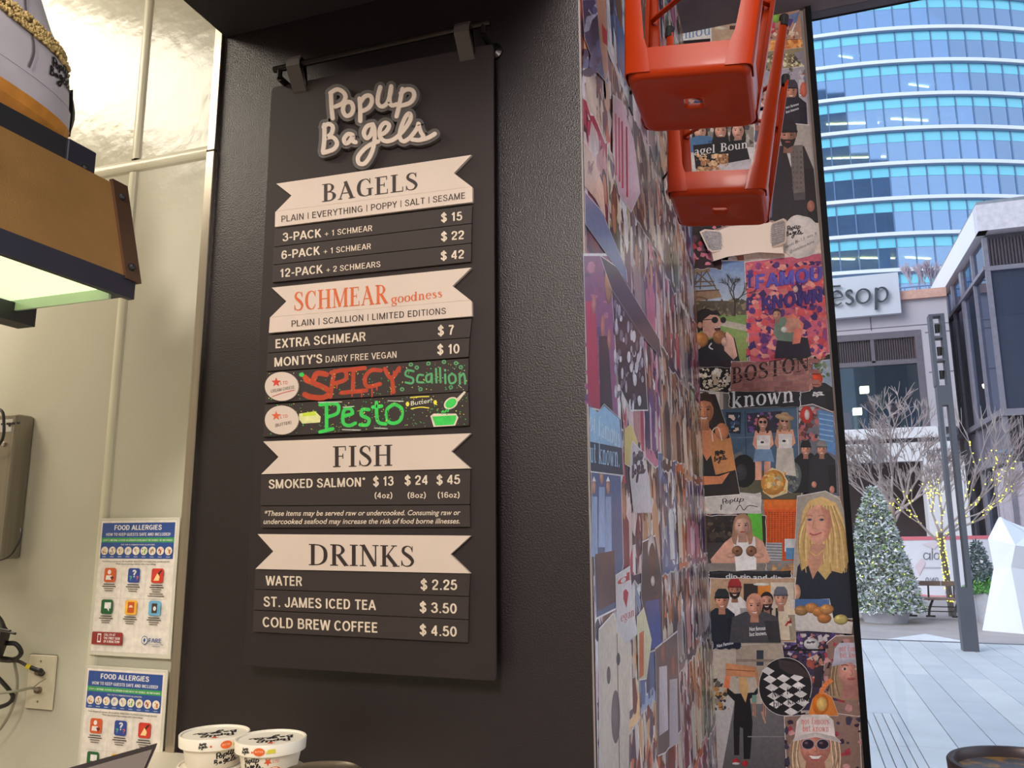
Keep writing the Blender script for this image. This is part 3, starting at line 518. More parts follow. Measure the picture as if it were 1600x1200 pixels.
# raised handwritten logo
lo = [[(400+(375+x*645)/3.6375, (485+y*450)/3.6375) for x, y in q] for q in logo_polys(60)]
def lp(w): return [q for st in LOGO for q in ribbon([(400+x/3.6375, y/3.6375) for x, y in st], w/3.6375, True, 5)]
b = B()
for i, q in enumerate(lp(62)): pxprism(b, q, YB-.012-(i % 19)*5e-6, .0117)
lg = b.build('logo_plate', mat('logo backing grey', (84, 77, 75), .5), board)
b = B()
for i, q in enumerate(lp(24)): pxprism(b, q, YB-.016-(i % 19)*5e-6, .0038)
b.build('lettering', white, lg)

# ================================================================ KITCHEN SIDE
# allergy posters in plastic sleeves
def poster(px0, label, sfx):
    # px0: four sleeve corners TL, TR, BR, BL in photo pixels
    y = YM-.014 if sfx == 0 else YM-.0145
    Wp = [P(*p, 1, y) for p in px0]; x0, x1 = (Wp[0][0]+Wp[3][0])/2, (Wp[1][0]+Wp[2][0])/2
    z1, z0 = (Wp[0][2]+Wp[1][2])/2, (Wp[2][2]+Wp[3][2])/2
    t = thing('poster', label, 'poster', ((x0+x1)/2, y, z0), 'food allergy posters')
    def mp(e): return lambda u, v, l: (x0+(x1-x0)*u, y-e-.00006*l, z1-(z1-z0)*v)
    B().bbox((x0, y, z0), (x1, y+.0035, z1), .001).build('sleeve', mat('clear plastic sleeve', (214, 208, 190), .15), t)
    f = Flat(); f.rect(.03, .02, .97, .97, (236, 226, 214)); BL = (44, 78, 150)
    f.rect(.045, .035, .95, .30, BL); f.rect(.045, .145, .95, .18, (60, 160, 84))
    W2 = (236, 232, 226); K = (52, 44, 42)
    f.glyphs(S('FOOD ALLERGIES', .03), (.2, .088), (.79, .088), .036, W2); f.glyphs(S('HOW TO KEEP GUESTS SAFE AND INCLUDED!', .02), (.1, .132), (.9, .132), .022, W2)
    f.glyphs(S('STEP 1: INFORM. A FOOD ALLERGEN GUIDE MUST BE VISIBLE. BE INFORMED', .02), (.07, .170), (.93, .170), .012, W2)
    f.glyphs(S('THE TOP 9 COMMON FOOD ALLERGENS', .01), (.3, .202), (.72, .202), .010, W2)
    fc = [(226, 160, 96), (140, 90, 60), (232, 176, 110), (190, 200, 205), (236, 220, 180), (120, 180, 60), (205, 170, 120), (210, 80, 60), (220, 130, 60)]
    for i in range(9):
        cx = .098+.1*i; f.ell(cx, .242, .044, .031, (240, 228, 210)); f.conf(cx-.024, .225, cx+.024, .262, [fc[i], tuple(int(v*.75) for v in fc[i])], 9, .012, i); f.rect(cx-.024, .283, cx+.024, .289, (170, 185, 215))
    f.glyphs(S('Food allergies are serious. AN ALLERGIC REACTION TO FOOD CAN CAUSE DEATH.', .01), (.09, .325), (.92, .325), .011, K)
    f.glyphs(S('When you are serving a person with a food allergy:', .01), (.26, .343), (.76, .343), .011, K)
    f.rect(.06, .585, .93, .587, (205, 200, 190)); f.rect(.35, .36, .353, .79, (205, 200, 190)); f.rect(.645, .36, .648, .79, (205, 200, 190))
    ic = [(.2, .42, (214, 92, 42)), (.5, .42, (44, 70, 150)), (.79, .42, (208, 56, 40)), (.2, .65, (30, 96, 52)), (.5, .65, (246, 186, 60)), (.79, .65, (110, 176, 214))]
    for i, (cx, cy, c) in enumerate(ic):
        w, h = .072, .052
        f.poly([(cx-w, cy-h+.01), (cx-w+.015, cy-h), (cx+w-.015, cy-h), (cx+w, cy-h+.01), (cx+w, cy+h-.01), (cx+w-.015, cy+h), (cx-w+.015, cy+h), (cx-w, cy+h-.01)], c)
        if i == 0: f.ell(cx-.01, cy-.022, .022, .017, W2); f.poly([(cx-.05, cy+.035), (cx-.045, cy+.003), (cx+.025, cy+.003), (cx+.03, cy+.035)], W2); f.poly([(cx+.03, cy+.04), (cx+.005, cy+.015), (cx+.03, cy+.008), (cx+.056, cy+.015)], (110, 30, 24))
        if i == 1: f.glyphs(S('?', .05), (cx-.02, cy+.012), (cx+.03, cy+.012), .05, W2); f.glyphs(S('?', .04), (cx-.055, cy+.035), (cx-.02, cy+.035), .03, (90, 190, 130)); f.glyphs(S('?', .04), (cx+.03, cy+.035), (cx+.06, cy+.035), .03, (226, 110, 90))
        if i == 2: f.poly([(cx-.045, cy+.035), (cx+.0, cy-.02), (cx+.03, cy+.01), (cx+.02, cy+.035)], (250, 214, 150)); f.poly([(cx, cy-.015), (cx+.045, cy-.045), (cx+.055, cy-.035), (cx+.02, cy-.005)], (90, 26, 20))
        if i == 3: f.rect(cx-.03, cy-.032, cx+.05, cy+.012, W2); f.poly([(cx, cy+.01), (cx+.03, cy+.01), (cx+.03, cy+.034)], W2)
        if i == 4: f.rect(cx-.04, cy-.04, cx+.042, cy+.038, (206, 84, 30)); f.ell(cx, cy-.008, .02, .009, (244, 214, 180)); f.rect(cx-.026, cy-.006, cx+.026, cy, (244, 214, 180))
        if i == 5: f.rect(cx-.035, cy-.034, cx+.03, cy+.034, (70, 50, 40)); f.ell(cx, cy+.002, .018, .016, W2)
        for k in range(4 if i != 2 else 6):
            ww = (.07, .085, .06, .05, .08, .1)[k]; yy = cy+.064+k*.0155; f.rect(cx-ww, yy, cx+ww, yy+.0065, K if k < 2 else (120, 108, 100))
    f.poly([(.05, .835), (.06, .83), (.42, .83), (.43, .838), (.43, .915), (.42, .92), (.05, .92)], (150, 44, 42))
    f.rect(.12, .842, .165, .905, W2); f.rect(.128, .852, .157, .895, (150, 44, 42))
    for k, s in enumerate(('CALL 911 AT', 'THE FIRST SIGN', 'OF A REACTION!')): f.glyphs(S(s, .03), (.2, .857+k*.024), (.29+.06*min(k, 1)+.05, .857+k*.024), .017, W2)
    f.ell(.70, .875, .037, .03, BL); f.ell(.70, .875, .031, .025, (236, 226, 214)); f.poly([(.70, .855), (.716, .875), (.70, .895), (.684, .875)], BL)
    f.glyphs(S('FARE', .02), (.75, .888), (.9, .888), .028, BL); f.rect(.75, .9, .93, .903, (140, 150, 170)); f.rect(.8, .912, .89, .916, (120, 130, 160))
    f.build('printed_sheet', mp(.0004), mat_poster, t)
mat_poster = printmat('poster print', .35, .5, .3)
poster([(157, 810), (285, 808.5), (262, 1031), (137, 1022)], 'upper of two food allergy notices on the cream wall, its whole sheet in view', 0)
poster([(137, 1040), (265, 1047), (243, 1280), (112, 1262)], 'lower of two food allergy notices, its foot cut off by the tablet', 1)
# wall plate with two jacks
wp = thing('wall_plate', 'cream wall plate with two cable jacks', 'wall plate', P(67, 1110, 1, YM))
a = P(50, 1021, 1, YM); b_ = P(84, 1110, 1, YM)
pl = B().bbox((a[0], YM-.008, b_[2]), (b_[0], YM-.0005, a[2]), .003).build('plate', mat('ivory plastic', (214, 204, 178), .35, noise=.02), wp)
for px, py in ((64, 1033), (59, 1096)):
    q = P(px, py, 1, YM-.008); B().loft([[(q[0]+.0028*cos(k*pi/5), y, q[2]+.0028*sin(k*pi/5)) for k in range(10)] for y in (YM-.0082, YM-.0098)]).build('screw', steel, pl)
for px, py in ((63, 1050), (62, 1078)):
    q = P(px, py, 1, YM-.008); B().loft([[(q[0]+r*cos(k*pi/8), y, q[2]+r*sin(k*pi/8)) for k in range(16)] for y, r in ((YM-.0082, .009), (YM-.016, .009), (YM-.016, .006), (YM-.022, .006))]).build('jack', mat('nickel', (150, 130, 110), .35, .8), pl)
def pt(px, py, y): return tuple(P(px, py, 1, y))
blk = mat('black cable', (30, 26, 24), .45); grc = mat('grey cable', (150, 146, 124), .5); brc = mat('brown cable', (70, 56, 48), .5)
cb = thing('plugged_cable', 'dark cable with a black right-angle plug and yellow band in the wall plate', 'cable', pt(30, 1034, 1.68))
B().tube(smooth_pts([pt(-40, 1020, 1.66), pt(-10, 1030, 1.66), pt(12, 1033, 1.67), pt(28, 1033, 1.69), pt(42, 1040, 1.70)]), .0045, 8).build('cord', brc, cb)
B().tube([pt(41, 1040, 1.70), pt(50, 1044, 1.708)], .0062, 10).build('band', mat('yellow tape', (232, 210, 40), .5), cb)
B().tube(smooth_pts([pt(48, 1043, 1.706), pt(58, 1047, 1.71), pt(64, 1048, 1.715), pt(65, 1052, 1.73)]), [.006]*18+[.0085], 10).build('plug', blk, cb)
gc = thing('grey_cable', 'thin grey cable fixed with a tie to the lower jack', 'cable', pt(30, 1080, 1.69))
B().tube(smooth_pts([pt(-40, 1086, 1.66), pt(0, 1083, 1.67), pt(30, 1079, 1.69), pt(48, 1075, 1.70), pt(60, 1078, 1.715)]), .0035, 8).build('cord', grc, gc)
B().tube([pt(50, 1076, 1.70), pt(62, 1066, 1.69), pt(72, 1060, 1.685)], .0014, 6).build('cable_tie', grc, gc)
tag(B().tube(smooth_pts([pt(22, 1034, 1.70), pt(27, 1062, 1.70), pt(24, 1092, 1.70), pt(10, 1125, 1.70), pt(-10, 1150, 1.70), pt(-40, 1175, 1.7)]), .0036, 8).build('looped_cable', grc), 'grey cable looping down the wall left of the wall plate', 'cable')
def blackcab(lab, paths, rr):
    b = B()
    for p in paths: b.tube(smooth_pts([pt(*q) for q in p]), rr, 8)
    return tag(b.build('black_cable', blk), lab, 'cable', 'black cables by the wall plate')
blackcab('black cable curling in a fat loop under the steel box', [[(-30, 990, 1.66), (4, 1004, 1.65), (24, 1006, 1.66), (33, 1020, 1.67), (22, 1030, 1.68), (-2, 1028, 1.67), (-40, 1026, 1.66)]], .006)
blackcab('black cable dropping from the tied bundle to the lower left', [[(-30, 1030, 1.69), (-2, 1060, 1.69), (14, 1078, 1.69), (20, 1090, 1.69), (8, 1102, 1.69), (-30, 1112, 1.69)]], .0055)
cbn = thing('cable_bundle', 'bundle of black cables bound with ties at the left edge', 'cable', pt(5, 985, 1.64))
for k in range(5): B().tube(smooth_pts([pt(-30+k*3, 940+k*5, 1.62+.01*k), pt(0+k, 968+4*k, 1.63+.008*k), pt(4+k*2, 990, 1.62+.01*k), pt(-3+k, 1024, 1.63+.01*k)]), .006, 8).build('cord', blk, cbn)
for q in ((2, 985), (10, 989)): B().tube([pt(q[0]-12, q[1]-4, 1.608), pt(q[0]+14, q[1]+1, 1.608)], .0035, 6).build('cable_tie', blk, cbn)
# steel box on the wall
sb = thing('steel_box', 'stainless steel wall box with a rating label, cut by the left edge', 'box', pt(10, 872, 1.70))
c1 = P(48, 650, 1, 1.735); c0 = P(26, 873, 1, 1.735)
sbm = mat('stainless box', (150, 142, 128), .35, .85, .08, 3, .05, stretch=(50, 50, 1))
B().bbox((-2.45, 1.69, c0[2]), (c1[0], YM-.001, c1[2]), .004).build('body', sbm, sb)
zt = c1[2]
B().box((-2.3, 1.6888, zt-.05), (c1[0]-.012, 1.6905, zt-.014)).build('label_plate', mat('label white', (210, 205, 196), .4), sb)
f = Flat()
for i in range(5): f.rect(-2.05+.02*i-.1, zt-.03, -2.036+.02*i-.1, zt-.024, (40, 38, 36))
f.ell(c1[0]-.02, zt-.03, .006, .006, (40, 38, 36)); f.rect(c1[0]-.11, zt-.045, c1[0]-.06, zt-.042, (60, 58, 56))
f.build('label_print', lambda x, z, l: (x, 1.6885-.0001*l, z), SIGN, sb)
B().loft([[(c1[0]-.035+r*cos(k*pi/8), y, zt-.085+r*sin(k*pi/8)) for k in range(16)] for y, r in ((1.69, .007), (1.685, .007), (1.683, .005))]).build('screw_knob', steel, sb)
tag(B().tube(smooth_pts([pt(-30, 645, 1.66), pt(0, 640, 1.66), pt(6, 660, 1.66), pt(2, 690, 1.66), pt(-25, 715, 1.66)]), .004, 8).build('black_cable', blk), 'black cable looped in front of the steel box', 'cable', 'cables on the steel box')
tag(B().tube(smooth_pts([pt(-30, 880, 1.66), pt(10, 872, 1.66), pt(28, 850, 1.66), pt(33, 830, 1.67), pt(30, 824, 1.68)]), .0022, 8).build('thin_cable', blk), 'thin black cable hanging from the foot of the steel box', 'cable', 'cables on the steel box')

# heated hood with shelf and the giant shoe
hd = thing('heat_lamp_hood', 'bronze and black heat lamp hood with glowing green-white underside', 'hood', (-1.45, .6, 1.99))
Y0, Y1 = -.45, 1.3
def secY(b, pts, y0=Y0, y1=Y1): return b.loft([[(x, y, z) for x, z in pts] for y in (y0, y1)])
bronze = mat('bronze hammered panel', (164, 122, 70), .42, .35, .1, 10, .12, bscale=350)
bl2 = mat('blue black band', (44, 42, 54), .45, .3)
secY(B(), [(-1.299, 2.034), (-1.36, 2.255), (-1.62, 2.255), (-1.62, 2.034)]).build('canopy', bronze, hd)
secY(B(), [(-1.297, 1.992), (-1.297, 2.036), (-1.312, 2.036), (-1.312, 1.992)]).build('front_rail', bl2, hd)
secY(B(), [(-1.575, 1.958), (-1.575, 2.0), (-1.625, 2.0), (-1.625, 1.958)], Y0, P(50, 480, 0, -1.59)[1]).build('back_rail', dark, hd)
B().box((-1.60, Y1-.012, 2.0), (-1.312, Y1, 2.036)).build('end_rail', bl2, hd)
B().box((-1.598, Y0+.01, 2.006), (-1.314, Y1-.014, 2.03)).build('diffuser', mat('glowing diffuser', (226, 240, 200), .5, emit=1.0, emcol=(232, 246, 200)), hd)
B().box((-1.59, Y1-.05, 1.982), (-1.315, Y1-.044, 2.005)).build('glass_lip', mat('green glass edge', (196, 220, 180), .1, coat=.5), hd)
eb = B().loft([[(x, y, z) for x, z in [(-1.298, 2.03), (-1.362, 2.262), (-1.385, 2.262), (-1.325, 2.03)]] for y in (Y1, Y1+.012)])
secY(eb, [(-1.292, 2.03), (-1.354, 2.262), (-1.364, 2.262), (-1.303, 2.03)], Y1-.03, Y1+.012)
eb = eb.build('end_bracket', mat('brown bronze', (96, 70, 52), .4, .5), hd)
for z in (2.06, 2.225):
    x = -1.297-(z-2.03)*.27; B().ball((x+.006, Y1-.012, z), .0085, 10, 6).build('screw', dark, eb)
ds = thing('display_shelf', 'black metal shelf on top of the heat lamp hood', 'shelf', (-1.58, .6, 2.256))
B().box((-1.72, Y0, 2.275), (-1.447, 1.285, 2.351)).build('shelf_board', dark, ds)
B().bbox((-1.449, 1.225, 2.256), (-1.439, 1.30, 2.350), .002).box((-1.72, 1.287, 2.256), (-1.449, 1.30, 2.350)).build('bracket', bl2, ds)
B().ball((-1.437, 1.27, 2.30), .007, 10, 6).build('screw', blk, ds)
# giant display shoe
sh = thing('display_shoe', 'oversized white sneaker with gum sole and seeded stripe, on the shelf', 'shoe', (-1.58, .85, 2.352))
cx = -1.572
def ring(z, yh, yt, w, n=40, e=2.5):
    yc, ly = (yh+yt)/2, (yh-yt)/2; out = []
    for k in range(n):
        a = 2*pi*k/n; c, s = cos(a), sin(a)
        out.append((cx+w*abs(s)**(2/e)*(1 if s >= 0 else -1), yc+ly*abs(c)**(2/e)*(1 if c >= 0 else -1), z))
    return out
prof = [(2.352, 1.235, .35, .108), (2.40, 1.262, .34, .112), (2.47, 1.262, .36, .108), (2.55, 1.255, .42, .103), (2.60, 1.235, .5, .094), (2.64, 1.205, .56, .085), (2.72, 1.165, .66, .077), (2.85, 1.115, .74, .072), (3.0, 1.075, .78, .07)]
def pr(z): return [np.interp(z, [p[0] for p in prof], [p[i] for p in prof]) for i in (1, 2, 3)]
B().loft([ring(2.352, 1.235, .35, .108), ring(2.375, 1.262, .33, .116), ring(2.405, 1.268, .33, .116), ring(2.408, 1.26, .34, .11)]).build('outsole', mat('gum rubber', (214, 140, 52), .5, noise=.15, scale=20), sh)
leather = mat('white leather', (214, 204, 208), .45, noise=.03)
B().loft([ring(z, *pr(z)) for z in np.linspace(2.408, 3.0, 26)]).build('upper', leather, sh, smooth=True)
B().loft([ring(z, pr(z)[0]+.004, pr(z)[1]-.004, pr(z)[2]+.0035) for z in (2.404, 2.42, 2.44, 2.456)]).build('midsole', mat('white midsole', (206, 196, 200), .5), sh, smooth=True)
B().loft([[(cx+.02*s, pr(z)[0]+.002, z) for s in (-1.6, 1.6)]+[(cx+.02*s, pr(z)[0]+.014*sin(pi*(z-2.40)/.14), z) for s in (1.3, -1.3)] for z in np.linspace(2.405, 2.535, 8)]).build('heel_tab', blk, sh, smooth=True)
def onshoe(y, z, e=.002):
    yh, yt, w = pr(z); yc, ly = (yh+yt)/2, (yh-yt)/2; t = min(1, abs((y-yc)/ly)); return (cx+w*max(0, 1-t**2.5)**.4+e, y, z)
def shoeband(pts, w, name, m, e):
    b = B()
    for q in ribbon(pts, w, False, 8): b.add([onshoe(y, z, e) for y, z in q], [(0, 1, 2, 3)])
    return b.build(name, m, sh)
shoeband([(1.235, 2.585), (1.17, 2.585), (1.05, 2.59), (.95, 2.615), (.86, 2.67), (.80, 2.76)], .045, 'stripe', mat('seeded stripe base', (120, 96, 60), .8, noise=.3, scale=90), .004)
r = random.Random(9); b = B()
for k in range(620):
    y = r.uniform(.80, 1.245); zc = np.interp(y, [.80, .86, .95, 1.05, 1.17, 1.245], [2.76, 2.67, 2.615, 2.59, 2.585, 2.585]); p = onshoe(y, zc+r.uniform(-.023, .023), .006); s_ = r.uniform(.7, 1.1)
    b.ball(p, .0052*s_, 5, 3, (1, r.uniform(.6, 1.2), r.uniform(.6, 1.2)))
o = b.build('seeds', mat('sesame seeds', (206, 176, 112), .6, noise=.3, scale=60), sh); o['kind'] = 'stuff'
gr = mat('grey seam', (112, 100, 106), .6)
shoeband([(.99, 2.98), (1.03, 2.85), (1.075, 2.72), (1.085, 2.66), (1.085, 2.612)], .006, 'seam', gr, .003); shoeband([(1.10, 2.56), (1.105, 2.52), (1.095, 2.475)], .006, 'seam', gr, .003)
shoeband([(1.25, 2.458), (1.1, 2.458), (.9, 2.458)], .0015, 'seam', gr, .004)
b = B()
for i, q in enumerate(logo_polys(34)): b.add([onshoe(1.155+x*.088, 2.556-y*.066, .003+(i % 19)*1e-5) for x, y in q], [tuple(range(len(q)))])
b.build('lettering', mat('black ink', (36, 30, 32), .5), sh)

sh.scale = (1, 1, .88); sh.location = (sh.location[0]+.026, sh.location[1]+.028, sh.location[2])
# counter and things on it
ZK = .972
tag(B().bbox((-1.55, 1.0, ZK-.05), (-.70, YM-.001, ZK), .006).box((-1.52, 1.05, 0), (-.72, YM-.01, ZK-.05)).build('counter', mat('cream counter', (222, 212, 190), .35, noise=.03)), 'cream service counter along the dark wall under the menu', 'counter')
tubm = mat('white paper tub', (236, 228, 212), .4, noise=.02)
def tub(x, y, z, label, kind):
    t = thing('tub', label, 'tub', (x, y, z), 'paper tubs of spread on the counter')
    B().lathe([(.052, 0), (.054, .002), (.0655, .058)], (x, y, z), 44).build('cup', tubm, t, smooth=True)
    B().lathe([(.0665, .040), (.0700, .040), (.0712, .0605), (.0700, .0622), (.0665, .0615), (.0655, .0585), (.02, .0588), (.0, .0588)], (x, y, z), 44, False).build('lid', tubm, t, smooth=True)
    az = math.atan2(-y, -x)              # direction to the camera
    def cyl(r0, r1, e): return lambda u, v, l: (x+(r0+(r1-r0)*v+e+.00005*l)*cos(az+u/.062), y+(r0+(r1-r0)*v+e+.00005*l)*sin(az+u/.062), z+v*.058)
    f = Flat(); K = (36, 32, 34)
    if kind == 'logo':
        f.many([[(.002+X*.056, .62-Y*.56) for X, Y in q] for q in logo_polys(30)], K); f.poly([(.062+.008*cos(-pi/2+pi*i/5)*(1 if i % 2 == 0 else .42), .58+.13*sin(-pi/2+pi*i/5)*(1 if i % 2 == 0 else .42)) for i in range(10)], (222, 96, 52))
        f.rect(-.025, .035, .01, .05, (110, 100, 96))
    elif kind == 'star':
        f.many([[(-.060+X*.046, .62-Y*.50) for X, Y in q] for q in logo_polys(34)], K)
        f.poly([(-.004+.009*cos(-pi/2+pi*i/5)*(1 if i % 2 == 0 else .42), .50+.15*sin(-pi/2+pi*i/5)*(1 if i % 2 == 0 else .42)) for i in range(10)], (226, 92, 48)); f.glyphs(S('LTD', 0), (.006, .46), (.018, .46), -.10, (226, 92, 48))
        f.ell(.010, .20, .014, .13, (230, 102, 40)); f.glyphs(S('BUTTER', 0), (.002, .17), (.019, .17), -.06, (250, 220, 190)); f.poly([(.022, .08), (.045, .10), (.043, .22), (.026, .2)], (226, 214, 70))
    if f.it: f.build('printing', cyl(.0525, .0662, .0006), SIGN, t)
    f = Flat(); cy2 = lambda u, v, l: (x+(.0716+.00005*l)*cos(az+u/.0716), y+(.0716+.00005*l)*sin(az+u/.0716), z+.041+v*.019)
    o1, o2 = (.024, -.03) if kind != 'star' else (-.022, -.06)
    f.ell(o1, .5, .0115, .40, (230, 102, 40)); f.glyphs(S('BUTTER', 0), (o1-.008, .42), (o1+.008, .42), -.2, (250, 220, 190)); f.poly([(o1+.014, .3), (o1+.032, .35), (o1+.031, .75), (o1+.017, .7)], (220, 206, 66))
    f.many([[(o2+X*.018, .85-Y*.7) for X, Y in q] for q in logo_polys(40)], K); f.ell(o2+.024, .45, .0025, .12, (226, 92, 48), n=5)
    f.build('rim_print', cy2, SIGN, t)
    f = Flat(); a = az-pi/2   # lid print reads from the far side
    c, s = cos(a), sin(a)
    f.many([[(-(X-.5)*.085, -(Y-.5)*.06) for X, Y in q] for q in logo_polys(30)], K); f.poly([(.0+.009*cos(pi*i/5)*(1 if i % 2 == 0 else .42), .036+.009*sin(pi*i/5)*(1 if i % 2 == 0 else .42)) for i in range(10)], (226, 92, 48))
    f.build('lid_print', lambda u, v, l: (x-u*sin(az)*-1, y-u*cos(az), z+.0592+.00003*l) if False else (x+u*-sin(az)+v*cos(az), y+u*cos(az)+v*sin(az), z+.0592+.00003*l), SIGN, t)
tub(-1.183, 1.5, ZK, 'lower white tub of the left stack on the counter, mostly below the frame', 'none')
tub(-1.183, 1.5, ZK+.0596, 'upper white tub of the left stack with handwritten black logo', 'logo')
tub(-1.044, 1.5, ZK, 'lower white tub of the right stack on the counter, mostly below the frame', 'none')
tub(-1.044, 1.5, ZK+.0596, 'upper white tub of the right stack with orange star and oval', 'star')
can = thing('steel_canister', 'round stainless canister whose lid rim shows right of the tubs', 'canister', (-.87, 1.40, ZK))
B().lathe([(.072, 0), (.074, .004), (.074, .085)], (-.875, 1.42, ZK), 40).build('body', steel, can, smooth=True)
B().lathe([(.076, .078), (.077, .088), (.073, .091), (.066, .086), (.0, .087)], (-.875, 1.42, ZK), 40, False).build('lid', steel, can, smooth=True)
# tablet: slim slab seen nearly edge-on
tb = thing('tablet', 'slim dark tablet tilted up at the bottom edge before the lower poster', 'tablet', P(150, 1230, 1, .95))
A_ = P(60, 1213, 1, .86); Bp = P(246, 1161, 1, 1.02); e1 = Bp-A_; dn = np.array([.055, -.10, -.045]); nr = np.cross(e1, dn); nr = nr/np.linalg.norm(nr)
if nr[2] < 0: nr = -nr
def slab(b, a0, a1, d0, d1, t0, t1):
    q = [A_+e1*a0+dn*d0, A_+e1*a1+dn*d0, A_+e1*a1+dn*d1, A_+e1*a0+dn*d1]; return b.hexa([p+nr*t0 for p in q]+[p+nr*t1 for p in q])
slab(B(), -.1, 1, 0, 1.8, -.009, 0).build('case', mat('slate casing', (58, 50, 50), .4), tb)
slab(B(), -.08, .975, .12, 1.7, 0.0002, .0016).build('screen', mat('screen off taupe', (130, 118, 110), .25, noise=.04), tb)

# ================================================================ STOOLS hanging upside down by the collage wall
def stool(name_loc, label):
    t = thing('metal_stool', label, 'stool', name_loc, 'orange stools hung upside down')
    H = .585; hs = .155; hf = .195
    # seat: pressed sheet with rolled rim, apron and a slot (local z = 0 is the seat face looking down)
    def rr(h, r, z, n=6, sx=1.0):
        out = []
        for qx, qy, a0 in ((1, 1, 0), (-1, 1, 90), (-1, -1, 180), (1, -1, 270)):
            for k in range(n+1):
                a = rad(a0+90*k/n); out.append((qx*(h-r)+r*cos(a), qy*(h-r)*sx+r*sin(a), z))
        return out
    N = 28
    slot = [(.021*(1 if abs(cos(2*pi*k/N)) > 1 else cos(2*pi*k/N)), .017*sin(2*pi*k/N), 0) for k in range(N)]
    slot = [(max(-.024, min(.024, .031*cos(2*pi*(k+.5)/N))), max(-.026, min(.026, .034*sin(2*pi*(k+.5)/N))), 0) for k in range(N)]
    b = B()
    outer = [rr(hs, .035, .078), rr(hs-.001, .035, .022), rr(hs-.003, .034, .010), rr(hs-.010, .031, .002), rr(hs-.018, .028, 0), rr(hs-.030, .024, .0035), rr(hs-.05, .02, .004)]
    b.loft(outer+[[(x*1.25, y*1.25, .004) for x, y, _ in slot], [(x*1.05, y*1.05, .0015) for x, y, _ in slot], [(x, y, .006) for x, y, _ in slot], [(x, y, .016) for x, y, _ in slot]], False)
    inner = [rr(hs-.003, .034, .078), rr(hs-.005, .034, .024), rr(hs-.02, .03, .008)]
    b.loft([rr(hs, .035, .078)]+inner+[[(x*1.1, y*1.1, .010) for x, y, _ in slot], [(x, y, .016) for x, y, _ in slot]], False)
    b.build('seat', orange, t, local=True, smooth=True)
    for qx in (1, -1):
        for qy in (1, -1):
            b = B(); rings = []
            for z, w in ((.012, .066), (.075, .060), (.10, .052), (.2, .045), (.35, .036), (.5, .028), (.56, .025)):
                h = hs+.0012+(hf-hs)*(z/H); th = .0025; r_ = .5*min(w, .034)
                o_ = [(h-w, h), (h-r_, h), (h-r_*.29, h-r_*.29), (h, h-r_), (h, h-w)]
                i_ = [(h-th, h-w), (h-th, h-r_), (h-r_*.29-th, h-r_*.29-th), (h-r_, h-th), (h-w, h-th)]
                # stiffening fold on the free edges
                pts = [(h-w+.001, h-.011)]+o_+[(h-.011, h-w+.001)]+[(h-.012, h-w+.003)]+i_+[(h-w+.003, h-.012)]
                rings.append([(qx*x, qy*y, z) for x, y in pts])
            b.loft(rings, True); lg = b.build('leg', orange, t, local=True, smooth=True)
            b = B(); h = hf
            b.loft([[(qx*(h-.012)+rr_*cos(2*pi*k/14), qy*(h-.012)+rr_*sin(2*pi*k/14), z) for k in range(14)] for z, rr_ in ((.548, .0135), (.552, .0145), (.58, .0155), (.585, .0135))])
            b.build('foot_cap', rubber, lg, local=True)
    h = hs+(hf-hs)*.62
    for s in (1, -1):
        B().loft([[(x, s*x*1.0+dy, .36+dz+(.012 if s > 0 else 0)) for dy, dz in ((-.011, 0), (.011, 0), (.011, .005), (-.011, .005))] for x in (-h+.012, h-.012)], True).build('cross_brace', orange, t, local=True)
    t.rotation_euler = (0, rad(6.3), 0)
    return t
stool((-.186, 1.86+.15, 2.612), 'nearer orange metal stool hanging upside down high on the collage wall')
stool((-.180, 2.54+.15, 2.578), 'farther orange metal stool hanging upside down, just above the emergency light')
for y in (2.17, 2.85):
    b = B(); b.box((XS, y+.20, 2.84), (XS+.006, y+.26, 2.94)).tube([(XS+.004, y+.23, 2.90), (XS+.06, y+.12, 2.90), (XS+.088, y+.004, 2.90)], .005, 6)
    tag(b.build('wall_hook', dark), 'black wall hook behind the '+('nearer' if y < 2.3 else 'farther')+' orange stool', 'hook', 'stool hooks')

# ================================================================ EMERGENCY LIGHT
em = thing('emergency_light', 'white twin-head emergency light on the collage wall under the stools', 'emergency light', (-.16, YF-.04, 2.9))
plast = mat('warm white plastic', (238, 214, 196), .4, noise=.02)
def pf(x, y, d): return P(x, y, 1, YF-d)
ol = [(1118, 407), (1106, 362), (1112, 358), (1196, 345), (1212, 353), (1224, 396)]
ol = [(1103, 362), (1112, 409), (1135, 402), (1186, 395), (1226, 399), (1222, 352), (1207, 344), (1138, 352)]
fr_ = [pf(x, y, .075) for x, y in [(1106, 366), (1115, 408), (1137, 401), (1186, 394), (1224, 396), (1219, 354), (1205, 347), (1139, 354)]]
bk = [np.array(pf(x, y, .004)) for x, y in ol]
B().loft([[tuple(v) for v in bk], [tuple(v*.35+w*.65) + np.array([0, 0, 0]) if False else tuple(v*.35+np.array(w)*.65) for v, w in zip(bk, fr_)], [tuple(v) for v in fr_]]).build('housing', plast, em)
lensm = mat('prismatic lens', (176, 166, 166), .25, noise=.35, scale=140, bump=.6, bscale=160)
